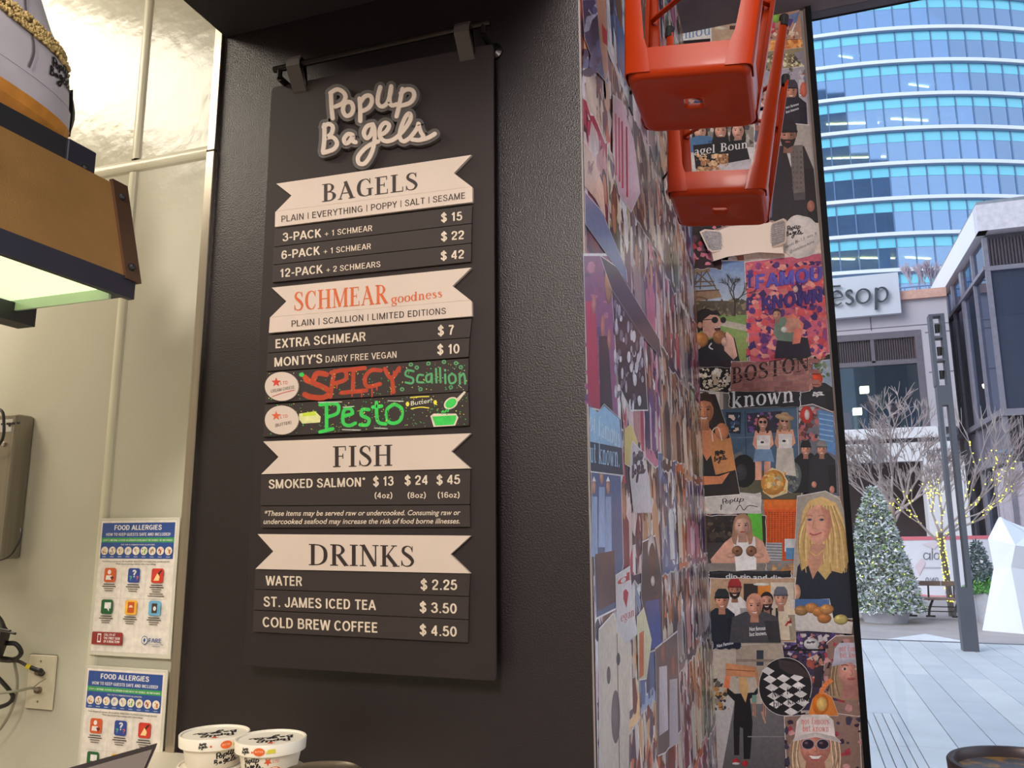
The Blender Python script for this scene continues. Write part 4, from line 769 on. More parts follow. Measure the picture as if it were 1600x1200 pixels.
for pts, d in (([(1093, 362), (1101, 358), (1124, 360), (1130, 364), (1140, 386), (1139, 391), (1112, 394), (1106, 390)], (.095, .05)), ([(1197, 354), (1201, 350), (1224, 341), (1229, 344), (1229, 376), (1227, 380), (1204, 389), (1200, 386)], (.06, .095))):
    sgn = 1 if pts[0][0] > 1150 else -1
    xs = [p[0] for p in pts]; x0, x1 = min(xs), max(xs)
    def dep(x): t = (x-x0)/(x1-x0); return .11-(.05*(t) if sgn < 0 else .05*(1-t))
    f3 = [pf(x, y, dep(x)) for x, y in pts]; b3 = [pf(x, y, dep(x)-.04) for x, y in pts]
    hd_ = B().loft([[tuple(v) for v in b3], [tuple(v) for v in f3]]).build('lamp_head', plast, em)
    c = sum(np.array(v) for v in f3)/len(f3)
    l3 = [c+(np.array(v)-c)*.86+np.array([0, -.0015, 0]) for v in f3]
    B().prism(l3, (0, .002, 0)).build('lens', lensm, hd_)
    b = B(); q = [l3[1], l3[3], l3[5], l3[7]]
    for i in range(1, 9):
        for j in range(1, 9):
            u, v = i/9, j/9; p = (q[0]*(1-u)+q[1]*u)*(1-v)+(q[3]*(1-u)+q[2]*u)*v+np.array([0, -.001, 0]); w = .0035
            b.add([p+(-w, 0, -w), p+(w, 0, -w), p+(w, 0, w), p+(-w, 0, w), p+(0, -.003, 0)], [(0, 1, 4), (1, 2, 4), (2, 3, 4), (3, 0, 4)])
    o = b.build('lens_prisms', mat('lens prism grey', (200, 190, 188), .2, noise=.3, scale=70), hd_); o['kind'] = 'stuff'

# ================================================================ COLLAGE, far wall (flat paper prints)
CROWD = [(60, 46, 62), (110, 84, 100), (200, 150, 140), (150, 60, 80), (60, 70, 110), (220, 200, 200), (40, 34, 44), (170, 110, 96), (96, 96, 120)]
def torn(x0, y0, x1, y1, seed, a=2.2, n=9):
    r = random.Random(seed); c = [(x0, y0), (x1, y0), (x1, y1), (x0, y1)]; out = []
    for i in range(4):
        p, q = c[i], c[(i+1) % 4]
        for k in range(n): t = k/n; out.append((p[0]+(q[0]-p[0])*t+r.uniform(-a, a), p[1]+(q[1]-p[1])*t+r.uniform(-a, a)))
    return out
NP = [0]
class Paper(Flat):
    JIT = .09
    def __init__(s, pts, col=(236, 226, 222), edge=True, ecol=(232, 224, 222)):
        super().__init__(); s.pts = pts; s.label = None
        if edge:
            c = np.mean(pts, 0); s.poly([tuple(c+(np.array(p)-c)*1.018) for p in pts], ecol); s.L += .5
        s.poly(pts, col)
    def hang(s, label, base=None):
        NP[0] += 1; d = .0018+.0012*(NP[0] % 7) if base is None else base
        o = s.build('paper_print', lambda x, y, l: P(min(x, edge(y)), y, 1, YF-d-.00009*l), PM, wall_far)
        o['label'] = label; return o
def edge(y): return 1249.5+(y-16)*.0882           # right border of the far wall on the photo
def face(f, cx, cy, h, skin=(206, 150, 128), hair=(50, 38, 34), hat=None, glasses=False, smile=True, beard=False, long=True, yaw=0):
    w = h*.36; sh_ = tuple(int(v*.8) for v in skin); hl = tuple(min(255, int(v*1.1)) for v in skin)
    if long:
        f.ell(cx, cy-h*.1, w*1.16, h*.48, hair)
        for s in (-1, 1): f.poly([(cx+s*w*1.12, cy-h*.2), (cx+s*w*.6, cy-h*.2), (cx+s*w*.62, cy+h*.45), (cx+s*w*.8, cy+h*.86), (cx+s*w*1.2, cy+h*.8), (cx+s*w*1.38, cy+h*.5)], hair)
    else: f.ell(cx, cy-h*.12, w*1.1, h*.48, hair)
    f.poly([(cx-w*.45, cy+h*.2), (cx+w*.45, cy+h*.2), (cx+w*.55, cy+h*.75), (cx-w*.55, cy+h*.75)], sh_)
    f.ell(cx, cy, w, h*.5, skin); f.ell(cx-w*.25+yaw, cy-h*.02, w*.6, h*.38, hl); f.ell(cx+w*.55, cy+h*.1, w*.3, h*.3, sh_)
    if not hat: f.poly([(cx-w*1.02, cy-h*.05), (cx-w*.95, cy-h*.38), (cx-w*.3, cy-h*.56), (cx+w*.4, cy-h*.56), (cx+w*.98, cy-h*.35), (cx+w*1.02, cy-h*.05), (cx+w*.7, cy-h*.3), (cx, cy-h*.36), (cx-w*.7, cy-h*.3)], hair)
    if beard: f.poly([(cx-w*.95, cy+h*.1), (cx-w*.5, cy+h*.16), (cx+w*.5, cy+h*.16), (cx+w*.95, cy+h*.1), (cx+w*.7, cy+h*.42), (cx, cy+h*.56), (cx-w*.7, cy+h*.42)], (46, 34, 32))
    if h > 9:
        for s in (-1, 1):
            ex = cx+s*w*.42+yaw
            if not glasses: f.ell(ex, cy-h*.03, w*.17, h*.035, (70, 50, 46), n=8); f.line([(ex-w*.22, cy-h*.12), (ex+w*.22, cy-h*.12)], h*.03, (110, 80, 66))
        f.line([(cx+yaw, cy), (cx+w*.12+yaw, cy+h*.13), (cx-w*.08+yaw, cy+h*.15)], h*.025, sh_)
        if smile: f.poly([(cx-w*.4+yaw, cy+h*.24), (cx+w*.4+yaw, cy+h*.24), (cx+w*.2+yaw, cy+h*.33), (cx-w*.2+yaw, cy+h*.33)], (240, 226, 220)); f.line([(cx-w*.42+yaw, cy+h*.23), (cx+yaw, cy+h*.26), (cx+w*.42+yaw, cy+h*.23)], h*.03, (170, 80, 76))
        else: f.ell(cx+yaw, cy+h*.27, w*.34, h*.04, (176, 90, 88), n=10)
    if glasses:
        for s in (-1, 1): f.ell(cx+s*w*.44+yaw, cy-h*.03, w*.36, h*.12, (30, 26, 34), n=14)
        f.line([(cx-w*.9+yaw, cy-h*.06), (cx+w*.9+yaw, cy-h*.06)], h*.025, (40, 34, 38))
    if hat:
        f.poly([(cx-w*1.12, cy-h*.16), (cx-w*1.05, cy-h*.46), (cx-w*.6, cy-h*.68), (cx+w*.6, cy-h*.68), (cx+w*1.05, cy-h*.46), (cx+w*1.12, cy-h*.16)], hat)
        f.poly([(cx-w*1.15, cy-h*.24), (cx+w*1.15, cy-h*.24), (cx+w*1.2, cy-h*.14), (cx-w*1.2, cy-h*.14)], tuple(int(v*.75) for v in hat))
def body(f, cx, y0, w, h, col, slope=.3):
    f.poly([(cx-w*.22, y0), (cx+w*.22, y0), (cx+w*.5, y0+h*slope*.6), (cx+w*.56, y0+h), (cx-w*.56, y0+h), (cx-w*.5, y0+h*slope*.6)], col)
    d = tuple(int(v*.75) for v in col); f.poly([(cx+w*.2, y0+h*.3), (cx+w*.5, y0+h*.3), (cx+w*.56, y0+h), (cx+w*.3, y0+h)], d)
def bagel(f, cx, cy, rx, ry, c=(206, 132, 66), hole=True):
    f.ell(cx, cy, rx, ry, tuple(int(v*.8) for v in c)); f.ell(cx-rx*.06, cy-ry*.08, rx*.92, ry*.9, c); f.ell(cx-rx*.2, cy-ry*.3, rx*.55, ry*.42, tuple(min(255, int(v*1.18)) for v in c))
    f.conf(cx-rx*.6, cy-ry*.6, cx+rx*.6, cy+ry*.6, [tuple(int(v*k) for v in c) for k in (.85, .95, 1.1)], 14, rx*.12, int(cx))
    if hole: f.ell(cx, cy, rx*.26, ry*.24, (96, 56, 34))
# backdrop prints so no bare wall shows
k = 0
for y in range(5, 1210, 62):
    for x in range(1072, 1380, 62):
        k += 1
        if x < edge(y)+40:
            f = Paper(torn(x-3, y-3, x+66, y+66, k, 3), random.Random(k).choice(CROWD)); f.conf(x, y, min(x+62, 1400), y+62, CROWD, 45, 9, k); f.hang('torn print of a dense crowd', .0004)
f = Paper([(1040, 48), (1114, 42), (1114, 75), (1040, 80)], (226, 220, 216)); f.glyphs(serif('famou'), (1050, 64), (1110, 54), 17, (120, 150, 190)); f.poly([(1040, 66), (1110, 60), (1110, 72), (1040, 76)], (36, 30, 34)); f.hang('white print with blue lettering famou')
f = Paper([(1112, 40), (1156, 36), (1152, 72), (1112, 74)], (190, 160, 136)); f.ell(1126, 44, 10, 3, (230, 214, 190)); f.rect(1140, 40, 1152, 46, (90, 60, 60)); f.hang('beige print scrap')
f = Paper([(1192, 26), (1254, 16), (1256, 60), (1194, 62)], (176, 132, 112)); f.ell(1204, 38, 7, 10, (232, 92, 120)); f.ell(1212, 28, 6, 8, (140, 190, 80)); f.ell(1207, 46, 5, 6, (226, 60, 100)); f.poly([(1232, 24), (1250, 18), (1243, 40)], (110, 130, 170)); f.poly([(1228, 28), (1240, 30), (1234, 44)], (96, 70, 130)); f.line([(1243, 36), (1236, 52)], 2, (226, 216, 210)); f.conf(1194, 44, 1254, 60, [(200, 140, 100), (120, 80, 70), (230, 200, 180)], 30, 4, 2); f.hang('print of coloured balloons')
f = Paper([(1190, 56), (1258, 46), (1262, 92), (1194, 96)], (206, 128, 70)); f.poly([(1192, 60), (1222, 50), (1256, 50), (1260, 74), (1230, 82), (1200, 80)], (226, 146, 78)); f.conf(1196, 54, 1256, 82, [(232, 160, 90), (200, 116, 60), (240, 180, 120)], 50, 6, 5); f.hang('print of toasted bread close up')
f = Paper([(1186, 82), (1260, 74), (1264, 128), (1190, 130)], (150, 136, 104)); f.conf(1188, 84, 1260, 124, [(196, 180, 130), (120, 104, 80), (226, 214, 180), (90, 80, 70)], 150, 4, 8); f.poly([(1240, 84), (1262, 78), (1262, 104), (1250, 96)], (150, 140, 150)); f.hang('print of sesame seeds close up')
f = Paper([(1192, 112), (1264, 104), (1270, 200), (1200, 204)], (170, 160, 172)); f.conf(1230, 108, 1268, 150, [(120, 118, 140), (210, 200, 206), (150, 96, 80)], 30, 7, 3); face(f, 1236, 142, 26, (206, 140, 116), (50, 40, 44), hat=(70, 62, 72)); body(f, 1240, 152, 40, 50, (46, 42, 54)); f.glyphs(S('not famous', .02), (1228, 170), (1248, 164), 4, (220, 216, 220)); f.glyphs(S('but known', .02), (1228, 177), (1248, 171), 4, (220, 216, 220)); f.ell(1256, 140, 6, 12, (210, 110, 90)); f.hang('print of a person in a cap and dark sweatshirt')
f = Paper(torn(1080, 190, 1178, 274, 3, 1.5), (214, 206, 204)); f.rect(1080, 190, 1178, 230, (150, 140, 130)); f.conf(1080, 190, 1178, 226, [(190, 180, 170), (90, 80, 80), (220, 200, 190)], 40, 6, 4)
face(f, 1094, 205, 26, (226, 168, 144), (44, 32, 30)); body(f, 1098, 212, 40, 26, (84, 120, 160)); face(f, 1126, 204, 25, (224, 160, 138), (52, 36, 30)); face(f, 1153, 204, 26, (222, 166, 146), (46, 34, 32), smile=False); body(f, 1126, 214, 26, 20, (40, 34, 40))
f.poly([(1083, 227), (1164, 218), (1172, 250), (1087, 264)], (38, 34, 38)); f.glyphs(serif('agel Boun'), (1085, 243), (1168, 231), 13, (228, 222, 222)); f.poly([(1120, 258), (1174, 248), (1174, 274), (1120, 276)], (200, 190, 196)); f.conf(1088, 240, 1138, 272, [(206, 156, 110), (170, 118, 84), (232, 190, 150)], 120, 4, 6); f.hang('print of three girls over a black sign reading Bagel Bou')
f = Paper([(1196, 190), (1276, 196), (1290, 345), (1180, 352)], (176, 164, 158)); body(f, 1236, 228, 92, 120, (48, 40, 46), .5); f.poly([(1228, 234), (1238, 234), (1236, 262)], (214, 206, 206)); f.poly([(1234, 228), (1254, 226), (1258, 302), (1240, 304)], (120, 106, 104))
for i in range(8):
    for j in range(3): f.rect(1238+j*6, 236+i*8, 1241+j*6, 239+i*8, (96, 84, 86))
f.poly([(1240, 302), (1258, 300), (1258, 312), (1241, 313)], (84, 76, 80)); face(f, 1231, 212, 36, (176, 124, 104), (40, 32, 32), hat=(44, 38, 44), beard=True, long=False, smile=False); f.ell(1267, 322, 6, 9, (170, 110, 92)); f.line([(1210, 240), (1204, 340)], 4, (96, 110, 140)); f.hang('print of a bearded man in a beanie, dark coat and grey scarf')
f = Paper([(1160, 352), (1289, 336), (1294, 402), (1164, 410)], (226, 206, 192)); f.poly([(1164, 408), (1294, 396), (1294, 404), (1164, 414)], (84, 52, 46)); f.hang('cream paper sheet', .0030)
f = Paper(torn(1080, 350, 1128, 420, 5, 2), (60, 36, 42)); f.conf(1082, 352, 1126, 414, [(40, 30, 36), (200, 70, 80), (226, 130, 150), (110, 70, 90), (30, 24, 28)], 40, 7, 9); f.hang('torn print in dark red and pink')
# round badge
f = Paper([(1250+31*(1+.05*sin(a*9))*cos(a), 370+33*(1+.03*cos(a*7))*sin(a)) for a in [2*pi*k/40 for k in range(40)]], (206, 196, 192)); f.many([[(1229+X*26, 352+Y*20) for X, Y in q] for q in logo_polys(34)], (44, 36, 40))
f.glyphs(S('x', 0), (1242, 379), (1247, 378), 5, (60, 52, 56)); f.glyphs(serif('sweet basil Schmear by'), (1228, 388), (1276, 366), 5, (70, 60, 64)); f.glyphs(S('@notfamous.home', 0), (1234, 396), (1272, 379), 4.5, (80, 70, 72)); f.hang('round grey-white paper badge with handwriting', .0085)
# woman eating bagels by the tower
f = Paper(torn(1080, 408, 1168, 573, 12, .8), (150, 170, 200)); f.grad(1080, 408, 1168, 480, (110, 140, 190), (190, 200, 212)); f.grad(1080, 488, 1168, 573, (120, 150, 84), (156, 170, 96)); f.poly([(1120, 498), (1168, 508), (1168, 518), (1112, 506)], (196, 184, 168)); f.rect(1080, 470, 1168, 492, (96, 84, 70)); f.conf(1080, 466, 1168, 494, [(110, 96, 76), (80, 70, 60), (140, 124, 96)], 60, 5, 3)
TW = (112, 92, 76)
f.poly([(1084, 417), (1106, 414), (1110, 424), (1084, 428)], (150, 122, 96)); f.line([(1082, 420), (1108, 417)], 2.4, (60, 46, 40))
for a, c in (((1090, 425), (1080, 462)), ((1104, 422), (1122, 458)), ((1096, 424), (1094, 452)), ((1086, 440), (1116, 440)), ((1084, 448), (1118, 446)), ((1088, 425), (1112, 445)), ((1104, 424), (1082, 450))): f.line([a, c], 2.0, TW)
f.poly([(1080, 454), (1122, 452), (1128, 464), (1080, 472)], (156, 124, 100)); f.line([(1080, 456), (1124, 453)], 1.5, (90, 70, 60)); f.line([(1080, 468), (1092, 464), (1106, 468)], 3, (120, 96, 78))
r = random.Random(5)
def twig(f, x, y, a, l, w, d):
    x2, y2 = x+l*cos(a), y-l*sin(a); f.line([(x, y), (x2, y2)], w, (50, 42, 44)); f.L -= .9
    if d:
        for k in range(3): twig(f, x2, y2, a+r.uniform(-.8, .8), l*r.uniform(.55, .8), w*.65, d-1)
twig(f, 1148, 494, 1.55, 22, 2.6, 4)
f.poly([(1084, 580), (1086, 545), (1098, 535), (1134, 520), (1148, 528), (1158, 573)], (36, 32, 42)); f.poly([(1136, 518), (1146, 528), (1152, 556), (1146, 562), (1132, 548), (1130, 528)], (226, 176, 160))
f.ell(1102, 500, 17, 18, (38, 26, 32)); f.ell(1090, 512, 6, 8, (38, 26, 32)); f.poly([(1098, 500), (1112, 490), (1122, 494), (1128, 504), (1124, 514), (1120, 524), (1108, 528), (1098, 520)], (222, 168, 148)); f.ell(1094, 508, 4, 5, (210, 150, 128)); f.poly([(1100, 490), (1120, 484), (1126, 492), (1112, 492)], (38, 26, 32))
f.ell(1117, 500, 5.2, 5, (22, 18, 24)); f.ell(1130, 500, 4.6, 4.8, (22, 18, 24)); f.line([(1098, 500), (1114, 499)], 1.3, (30, 26, 30)); f.ell(1121, 514, 5, 3.6, (90, 30, 34)); f.line([(1117, 512), (1125, 511)], 1.2, (240, 230, 226))
bagel(f, 1095, 531, 12, 12, (208, 138, 74), False); bagel(f, 1124, 527, 10.5, 11, (170, 112, 74), False); f.ell(1132, 534, 5, 7, (226, 176, 160)); f.ell(1090, 542, 5, 4, (226, 176, 160)); f.line([(1112, 536), (1108, 542), (1114, 546)], 2, (226, 220, 226)); f.hang('print of a laughing woman in sunglasses holding two bagels by a tower')
# pink printed pattern
PK = [(226, 92, 96), (232, 130, 126), (90, 50, 120), (150, 70, 130), (206, 70, 90), (60, 40, 100), (240, 160, 150)]
f = Paper([(1164, 410), (1288, 396), (1296, 552), (1172, 570)], (206, 96, 120)); f.conf(1166, 408, 1292, 562, PK, 420, 8, 21)
for s, y, c in (('FAMOU', 444, (100, 90, 190)), ('KNOWN', 478, (70, 50, 130))):
    f.glyphs(S(s, .05), (1180 if y < 460 else 1190, y+8), (1284, y-6), 22, (c[0]-30, c[1]-30, c[2]-30)); f.glyphs(S(s, .03), (1181 if y < 460 else 1191, y+7), (1285, y-7), 21, c)
f.glyphs(S('T', .05), (1166, 450), (1176, 449), 20, (60, 60, 140)); f.glyphs(S('F', .05), (1166, 486), (1176, 484), 20, (60, 40, 110)); f.ell(1243, 452, 4, 5, (240, 200, 190))
f.poly([(1210, 560), (1214, 532), (1236, 524), (1262, 528), (1268, 556), (1260, 560)], (40, 34, 52)); f.poly([(1208, 520), (1212, 500), (1226, 494), (1244, 500), (1238, 534), (1216, 532)], (120, 140, 124)); f.poly([(1226, 494), (1240, 490), (1256, 506), (1250, 536), (1238, 538), (1240, 520)], (230, 130, 112)); f.poly([(1232, 496), (1248, 498), (1252, 512), (1242, 514), (1236, 520), (1222, 518)], (206, 146, 126)); f.ell(1225, 515, 5, 4.6, (238, 230, 226)); face(f, 1214, 492, 17, (206, 150, 128), (52, 38, 42), long=False, smile=False); f.hang('bright pink and purple patterned print with a man holding a cup')
# brick with stencil
f = Paper(torn(1142, 566, 1266, 612, 15, 1.6), (150, 112, 112)); r = random.Random(3)
for j in range(6):
    for i in range(8):
        x = 1140+i*20-(j % 2)*10; y = 567+j*8.2-(i*.9); f.poly([(max(1142, x), y), (min(1264, x+18), y-.6), (min(1264, x+18), y+6.4), (max(1142, x), y+7)], random.Random(i*9+j).choice([(168, 112, 106), (150, 96, 92), (186, 130, 120)])); f.L -= .9
f.L += 1; f.glyphs(serif('BOSTON'), (1143, 600), (1265, 578), 25, (44, 28, 34))
for y in (574, 582): f.line([(1146, y+12), (1264, y-6)], 1.4, (150, 100, 96))
f.hang('torn print of a brick wall stencilled BOSTON', .0122)
f = Paper(torn(1089, 574, 1144, 614, 16, 1), (30, 27, 30)); f.conf(1090, 575, 1143, 611, [(232, 220, 200), (206, 190, 160), (240, 232, 220), (30, 27, 30)], 110, 4.6, 4); f.hang('black and cream floral print')
# jeep with two women
f = Paper([(1092, 610), (1250, 628), (1252, 776), (1104, 782)], (110, 110, 110)); f.rect(1094, 612, 1130, 660, (190, 180, 168)); f.rect(1108, 612, 1124, 660, (214, 206, 196)); JB = (72, 96, 122)
f.poly([(1124, 640), (1250, 636), (1252, 740), (1176, 752), (1172, 724), (1158, 706), (1142, 712), (1132, 700)], JB); f.poly([(1134, 644), (1158, 644), (1157, 678), (1136, 676)], (40, 50, 66)); f.poly([(1166, 646), (1222, 642), (1224, 676), (1168, 676)], (52, 50, 70)); f.conf(1138, 648, 1156, 674, [(110, 160, 206), (226, 200, 190), (60, 80, 120)], 14, 4, 2); f.conf(1168, 644, 1222, 676, [(206, 110, 130), (150, 110, 150), (220, 190, 190), (60, 60, 90), (120, 80, 160)], 40, 4.5, 3)
f.line([(1164, 642), (1166, 716)], 1.2, (40, 52, 70)); f.line([(1134, 684), (1250, 682)], 1.5, (96, 124, 150)); f.rect(1120, 735, 1252, 780, (96, 90, 72)); f.ell(1162, 736, 20, 26, (22, 20, 26)); f.ell(1158, 738, 9, 13, (60, 58, 66))
for cx, hair, sk, top, leg, h in ((1192, (60, 40, 38), (226, 164, 140), (236, 226, 224), (120, 150, 186), 0), (1226, (150, 120, 90), (220, 160, 134), (238, 230, 228), (206, 196, 186), 1)):
    y = 660-h*2; f.poly([(cx-12, y+13), (cx+13, y+13), (cx+17, y+34), (cx+8, y+44), (cx-10, y+44), (cx-16, y+34)], sk); f.poly([(cx-10, y+20), (cx+12, y+20), (cx+11, y+44), (cx-9, y+44)], top)
    f.poly([(cx-12, y+42), (cx+13, y+42), (cx+18, y+62 if not h else y+86), (cx+2, y+60 if not h else y+84), (cx-15, y+62 if not h else y+88)], leg)
    if not h: f.rect(cx-12, y+61, cx-2, y+90, sk); f.rect(cx+2, y+61, cx+12, y+90, sk)
    face(f, cx, y, 20, sk, hair, glasses=True, hat=None if not h else (196, 160, 124)); f.rect(cx-9, y+28, cx+6, y+36, (240, 236, 232)); f.ell(cx-1, y+31, 3, 2, (60, 50, 56), n=8)
    if h: f.ell(cx, y-6, 15, 5, (196, 160, 124), .15)
f.hang('print of two women posing by a blue-grey off-road car')
f = Paper([(1092, 614), (1118, 616), (1140, 680), (1156, 772), (1100, 776)], (46, 36, 36)); f.ell(1102, 640, 14, 28, (80, 56, 46)); f.poly([(1092, 650), (1110, 664), (1132, 700), (1142, 760), (1100, 768)], (34, 30, 34)); f.poly([(1094, 655), (1108, 668), (1128, 690), (1104, 720), (1094, 700)], (214, 136, 96)); face(f, 1100, 641, 42, (224, 146, 106), (66, 44, 36), long=False); f.poly([(1106, 690), (1142, 684), (1150, 734), (1118, 742)], (208, 140, 88)); f.many([[(1116+X*20, 704+Y*20) for X, Y in q] for q in logo_polys(40)], (50, 36, 34)); f.ell(1121, 707, 3, 3, (40, 30, 30)); f.ell(1127, 706, 3, 3, (40, 30, 30)); f.ell(1128, 674, 11, 13, (222, 138, 100)); f.line([(1114, 690), (1113, 674), (1122, 668), (1128, 688)], 1.8, (236, 210, 190)); f.poly([(1092, 744), (1124, 744), (1140, 738), (1128, 756), (1094, 758)], (220, 136, 96)); f.hang('print of a smiling woman lifting a brown paper bag', .0148)
f = Paper(torn(1140, 612, 1250, 636, 18, 1.2), (38, 38, 46)); f.glyphs(serif('known'), (1143, 638), (1240, 628), 26, (230, 230, 234)); f.hang('black torn print with the white word known', .0165)
f = Paper([(1224, 570), (1302, 562), (1306, 640), (1252, 636), (1240, 600)], (150, 170, 196)); f.conf(1270, 562, 1302, 590, [(90, 110, 70), (130, 140, 110), (180, 190, 206)], 40, 4, 2); body(f, 1278, 598, 50, 44, (40, 40, 50)); f.ell(1276, 592, 9.5, 11, (232, 76, 38)); f.ell(1276, 600, 8, 5, (206, 130, 110)); f.many([[(1270+X*18, 612+Y*8) for X, Y in q] for q in logo_polys(50)], (230, 228, 230)); f.hang('print of a person from behind in an orange beanie')
f = Paper([(1246, 636), (1270, 632), (1300, 644), (1308, 690), (1312, 776), (1282, 768), (1250, 764)], (110, 110, 122)); f.conf(1248, 636, 1280, 690, [(190, 110, 110), (60, 56, 70), (180, 176, 180), (110, 60, 60)], 60, 6, 3); f.ell(1260, 648, 10, 14, (206, 60, 50)); f.ell(1261, 648, 4, 8, (220, 206, 206)); f.poly([(1278, 640), (1302, 646), (1306, 712), (1282, 700)], (96, 140, 196))
for i in range(6): f.line([(1280, 646+i*8), (1302, 650+i*8)], 1.8, (150, 190, 226))
for cx, c, hat in ((1260, (34, 32, 40), (32, 30, 34)), (1285, (46, 44, 54), (140, 134, 134))): body(f, cx, 708, 40, 62, c); face(f, cx-1, 702, 20, (214, 150, 128), (50, 40, 40), hat=hat, long=False)
f.ell(1272, 757, 4, 5, (214, 150, 128)); f.ell(1300, 765, 4, 6, (214, 150, 128)); f.hang('print of two people in black jackets and hats', .0095)
f = Paper([(1196, 740), (1206, 731), (1222, 737), (1231, 752), (1230, 770), (1206, 778), (1192, 768)], (230, 206, 150)); f.ell(1208, 754, 19, 20, (222, 150, 66), .5); f.ell(1210, 752, 14, 14, (240, 186, 96), .5); f.ell(1213, 752, 7, 9, (200, 196, 160), .4); f.ell(1213, 752, 3, 4, (150, 150, 120)); f.conf(1194, 736, 1228, 772, [(232, 170, 84), (206, 130, 56), (246, 206, 140)], 30, 4, 7); f.hang('cut-out print of a golden bagel', .0135)
f = Paper(ell(1239, 746, 13, 24, .1, 24), (84, 92, 96)); f.conf(1230, 728, 1248, 766, [(110, 116, 116), (70, 78, 84), (130, 134, 120)], 40, 4, 3); f.hang('grey oval print scrap', .011)
# lower block
f = Paper(torn(1102, 806, 1196, 893, 22, 1), (50, 42, 42)); f.conf(1104, 806, 1160, 850, [(70, 58, 52), (40, 34, 36), (100, 84, 70)], 50, 7, 3); f.poly([(1168, 800), (1190, 800), (1194, 890), (1178, 890)], (96, 190, 60)); f.rect(1106, 848, 1196, 893, (70, 64, 66)); f.rect(1106, 880, 1196, 893, (150, 140, 134))
f.poly([(1144, 838), (1152, 836), (1170, 836), (1180, 838), (1192, 846), (1204, 874), (1200, 880), (1186, 880), (1140, 880), (1112, 880), (1110, 874), (1132, 848)], (226, 170, 148)); f.poly([(1145, 838), (1152, 838), (1158, 847), (1168, 847), (1174, 837), (1180, 840), (1182, 890), (1150, 892)], (240, 234, 234)); face(f, 1160, 822, 34, (228, 176, 156), (170, 130, 104), smile=False); bagel(f, 1152, 861, 8.5, 8.5, (150, 106, 80)); bagel(f, 1174, 861, 8.5, 8.5, (150, 106, 80)); f.ell(1142, 868, 7, 4, (226, 170, 148)); f.ell(1186, 868, 8, 4, (226, 170, 148)); f.hang('print of a woman in a white tank top holding up two bagels')
f = Paper(torn(1100, 771, 1188, 803, 23, 1.6), (214, 206, 202)); f.many([[(1126+X*44, 778+Y*22) for X, Y in q] for q in logo_polys(20)[:220]], (44, 38, 42)); f.line([(1150, 797), (1156, 789), (1162, 797), (1170, 790), (1184, 792)], 1.2, (44, 38, 42)); f.hang('torn light paper with black handwriting', .011)
f = Paper([(1188, 772), (1250, 768), (1256, 900), (1204, 900), (1192, 880)], (150, 146, 146)); f.poly([(1193, 778), (1246, 774), (1248, 876), (1198, 876)], (232, 98, 30))
for i in range(22):
    for j in range(11): f.rect(1196+j*4.6, 800+i*3.2, 1198+j*4.6, 801.4+i*3.2, (150, 44, 20)); f.L -= .95
f.grad(1193, 776, 1246, 796, (240, 130, 50), (236, 110, 40)); f.rect(1196, 848, 1222, 876, (190, 190, 196))
for i in range(6): f.line([(1196, 850+i*4.5), (1222, 851+i*4.5)], 1.3, (100, 100, 106))
f.rect(1226, 842, 1248, 862, (226, 226, 232)); f.rect(1228, 856, 1248, 874, (96, 150, 200)); f.conf(1206, 880, 1248, 908, [(206, 150, 90), (180, 120, 70), (220, 180, 130)], 40, 6, 3); f.hang('print of an orange crate grid and trays')
f = Paper([(1246, 776), (1290, 768), (1312, 780), (1330, 800), (1336, 966), (1248, 960), (1240, 900)], (176, 166, 156)); f.poly([(1240, 940), (1246, 886), (1262, 862), (1300, 852), (1332, 876), (1336, 966), (1300, 966)], (38, 44, 58)); HB = (222, 186, 122); HD = (182, 142, 86)
f.poly([(1254, 800), (1264, 782), (1284, 776), (1306, 786), (1318, 812), (1326, 850), (1328, 878), (1316, 896), (1300, 892), (1290, 906), (1268, 880), (1252, 892), (1246, 856)], HB)
for i in range(26):
    x = 1250+i*3; f.line([(x*.5+642, 790), (x-2, 835), (x+random.Random(i).uniform(-4, 4), 870+random.Random(i).uniform(0, 26))], 1.5, (HD, (238, 208, 150), (206, 168, 104))[i % 3]); f.L -= .9
f.L += 1; f.poly([(1266, 850), (1290, 850), (1284, 880), (1270, 905), (1262, 880)], (220, 160, 134)); f.poly([(1259, 815), (1262, 796), (1280, 788), (1296, 798), (1300, 820), (1294, 840), (1280, 852), (1268, 846), (1260, 832)], (230, 168, 144)); f.poly([(1282, 790), (1296, 798), (1300, 820), (1294, 840), (1286, 846), (1290, 820)], (206, 140, 118))
for ex in (1265, 1284): f.ell(ex, 812, 4, 1.8, (96, 110, 120), n=10); f.ell(ex, 812, 1.4, 1.5, (40, 34, 36), n=8); f.line([(ex-5, 806.5), (ex, 805), (ex+5, 807)], 1.3, (170, 126, 90))
f.line([(1272, 813), (1270, 824), (1276, 826)], 1.2, (196, 130, 108)); f.line([(1265, 833), (1272, 836), (1284, 832)], 2.4, (196, 96, 100)); f.line([(1266, 862), (1276, 868), (1288, 858)], 1.2, (230, 200, 120)); f.ell(1245, 925, 6, 12, (222, 166, 140)); f.hang('large print of a long-haired blonde woman in a dark shirt', .0125)
f = Paper(torn(1108, 892, 1236, 911, 25, 1), (34, 34, 40)); f.grad(1112, 894, 1232, 898, (60, 62, 70), (34, 34, 40)); f.glyphs(S('dip,rip,and dip', .02), (1134, 904), (1222, 907), 8, (222, 222, 226)); f.rect(1112, 908, 1236, 912, (150, 130, 110)); f.hang('black strip print reading dip,rip,and', .013)
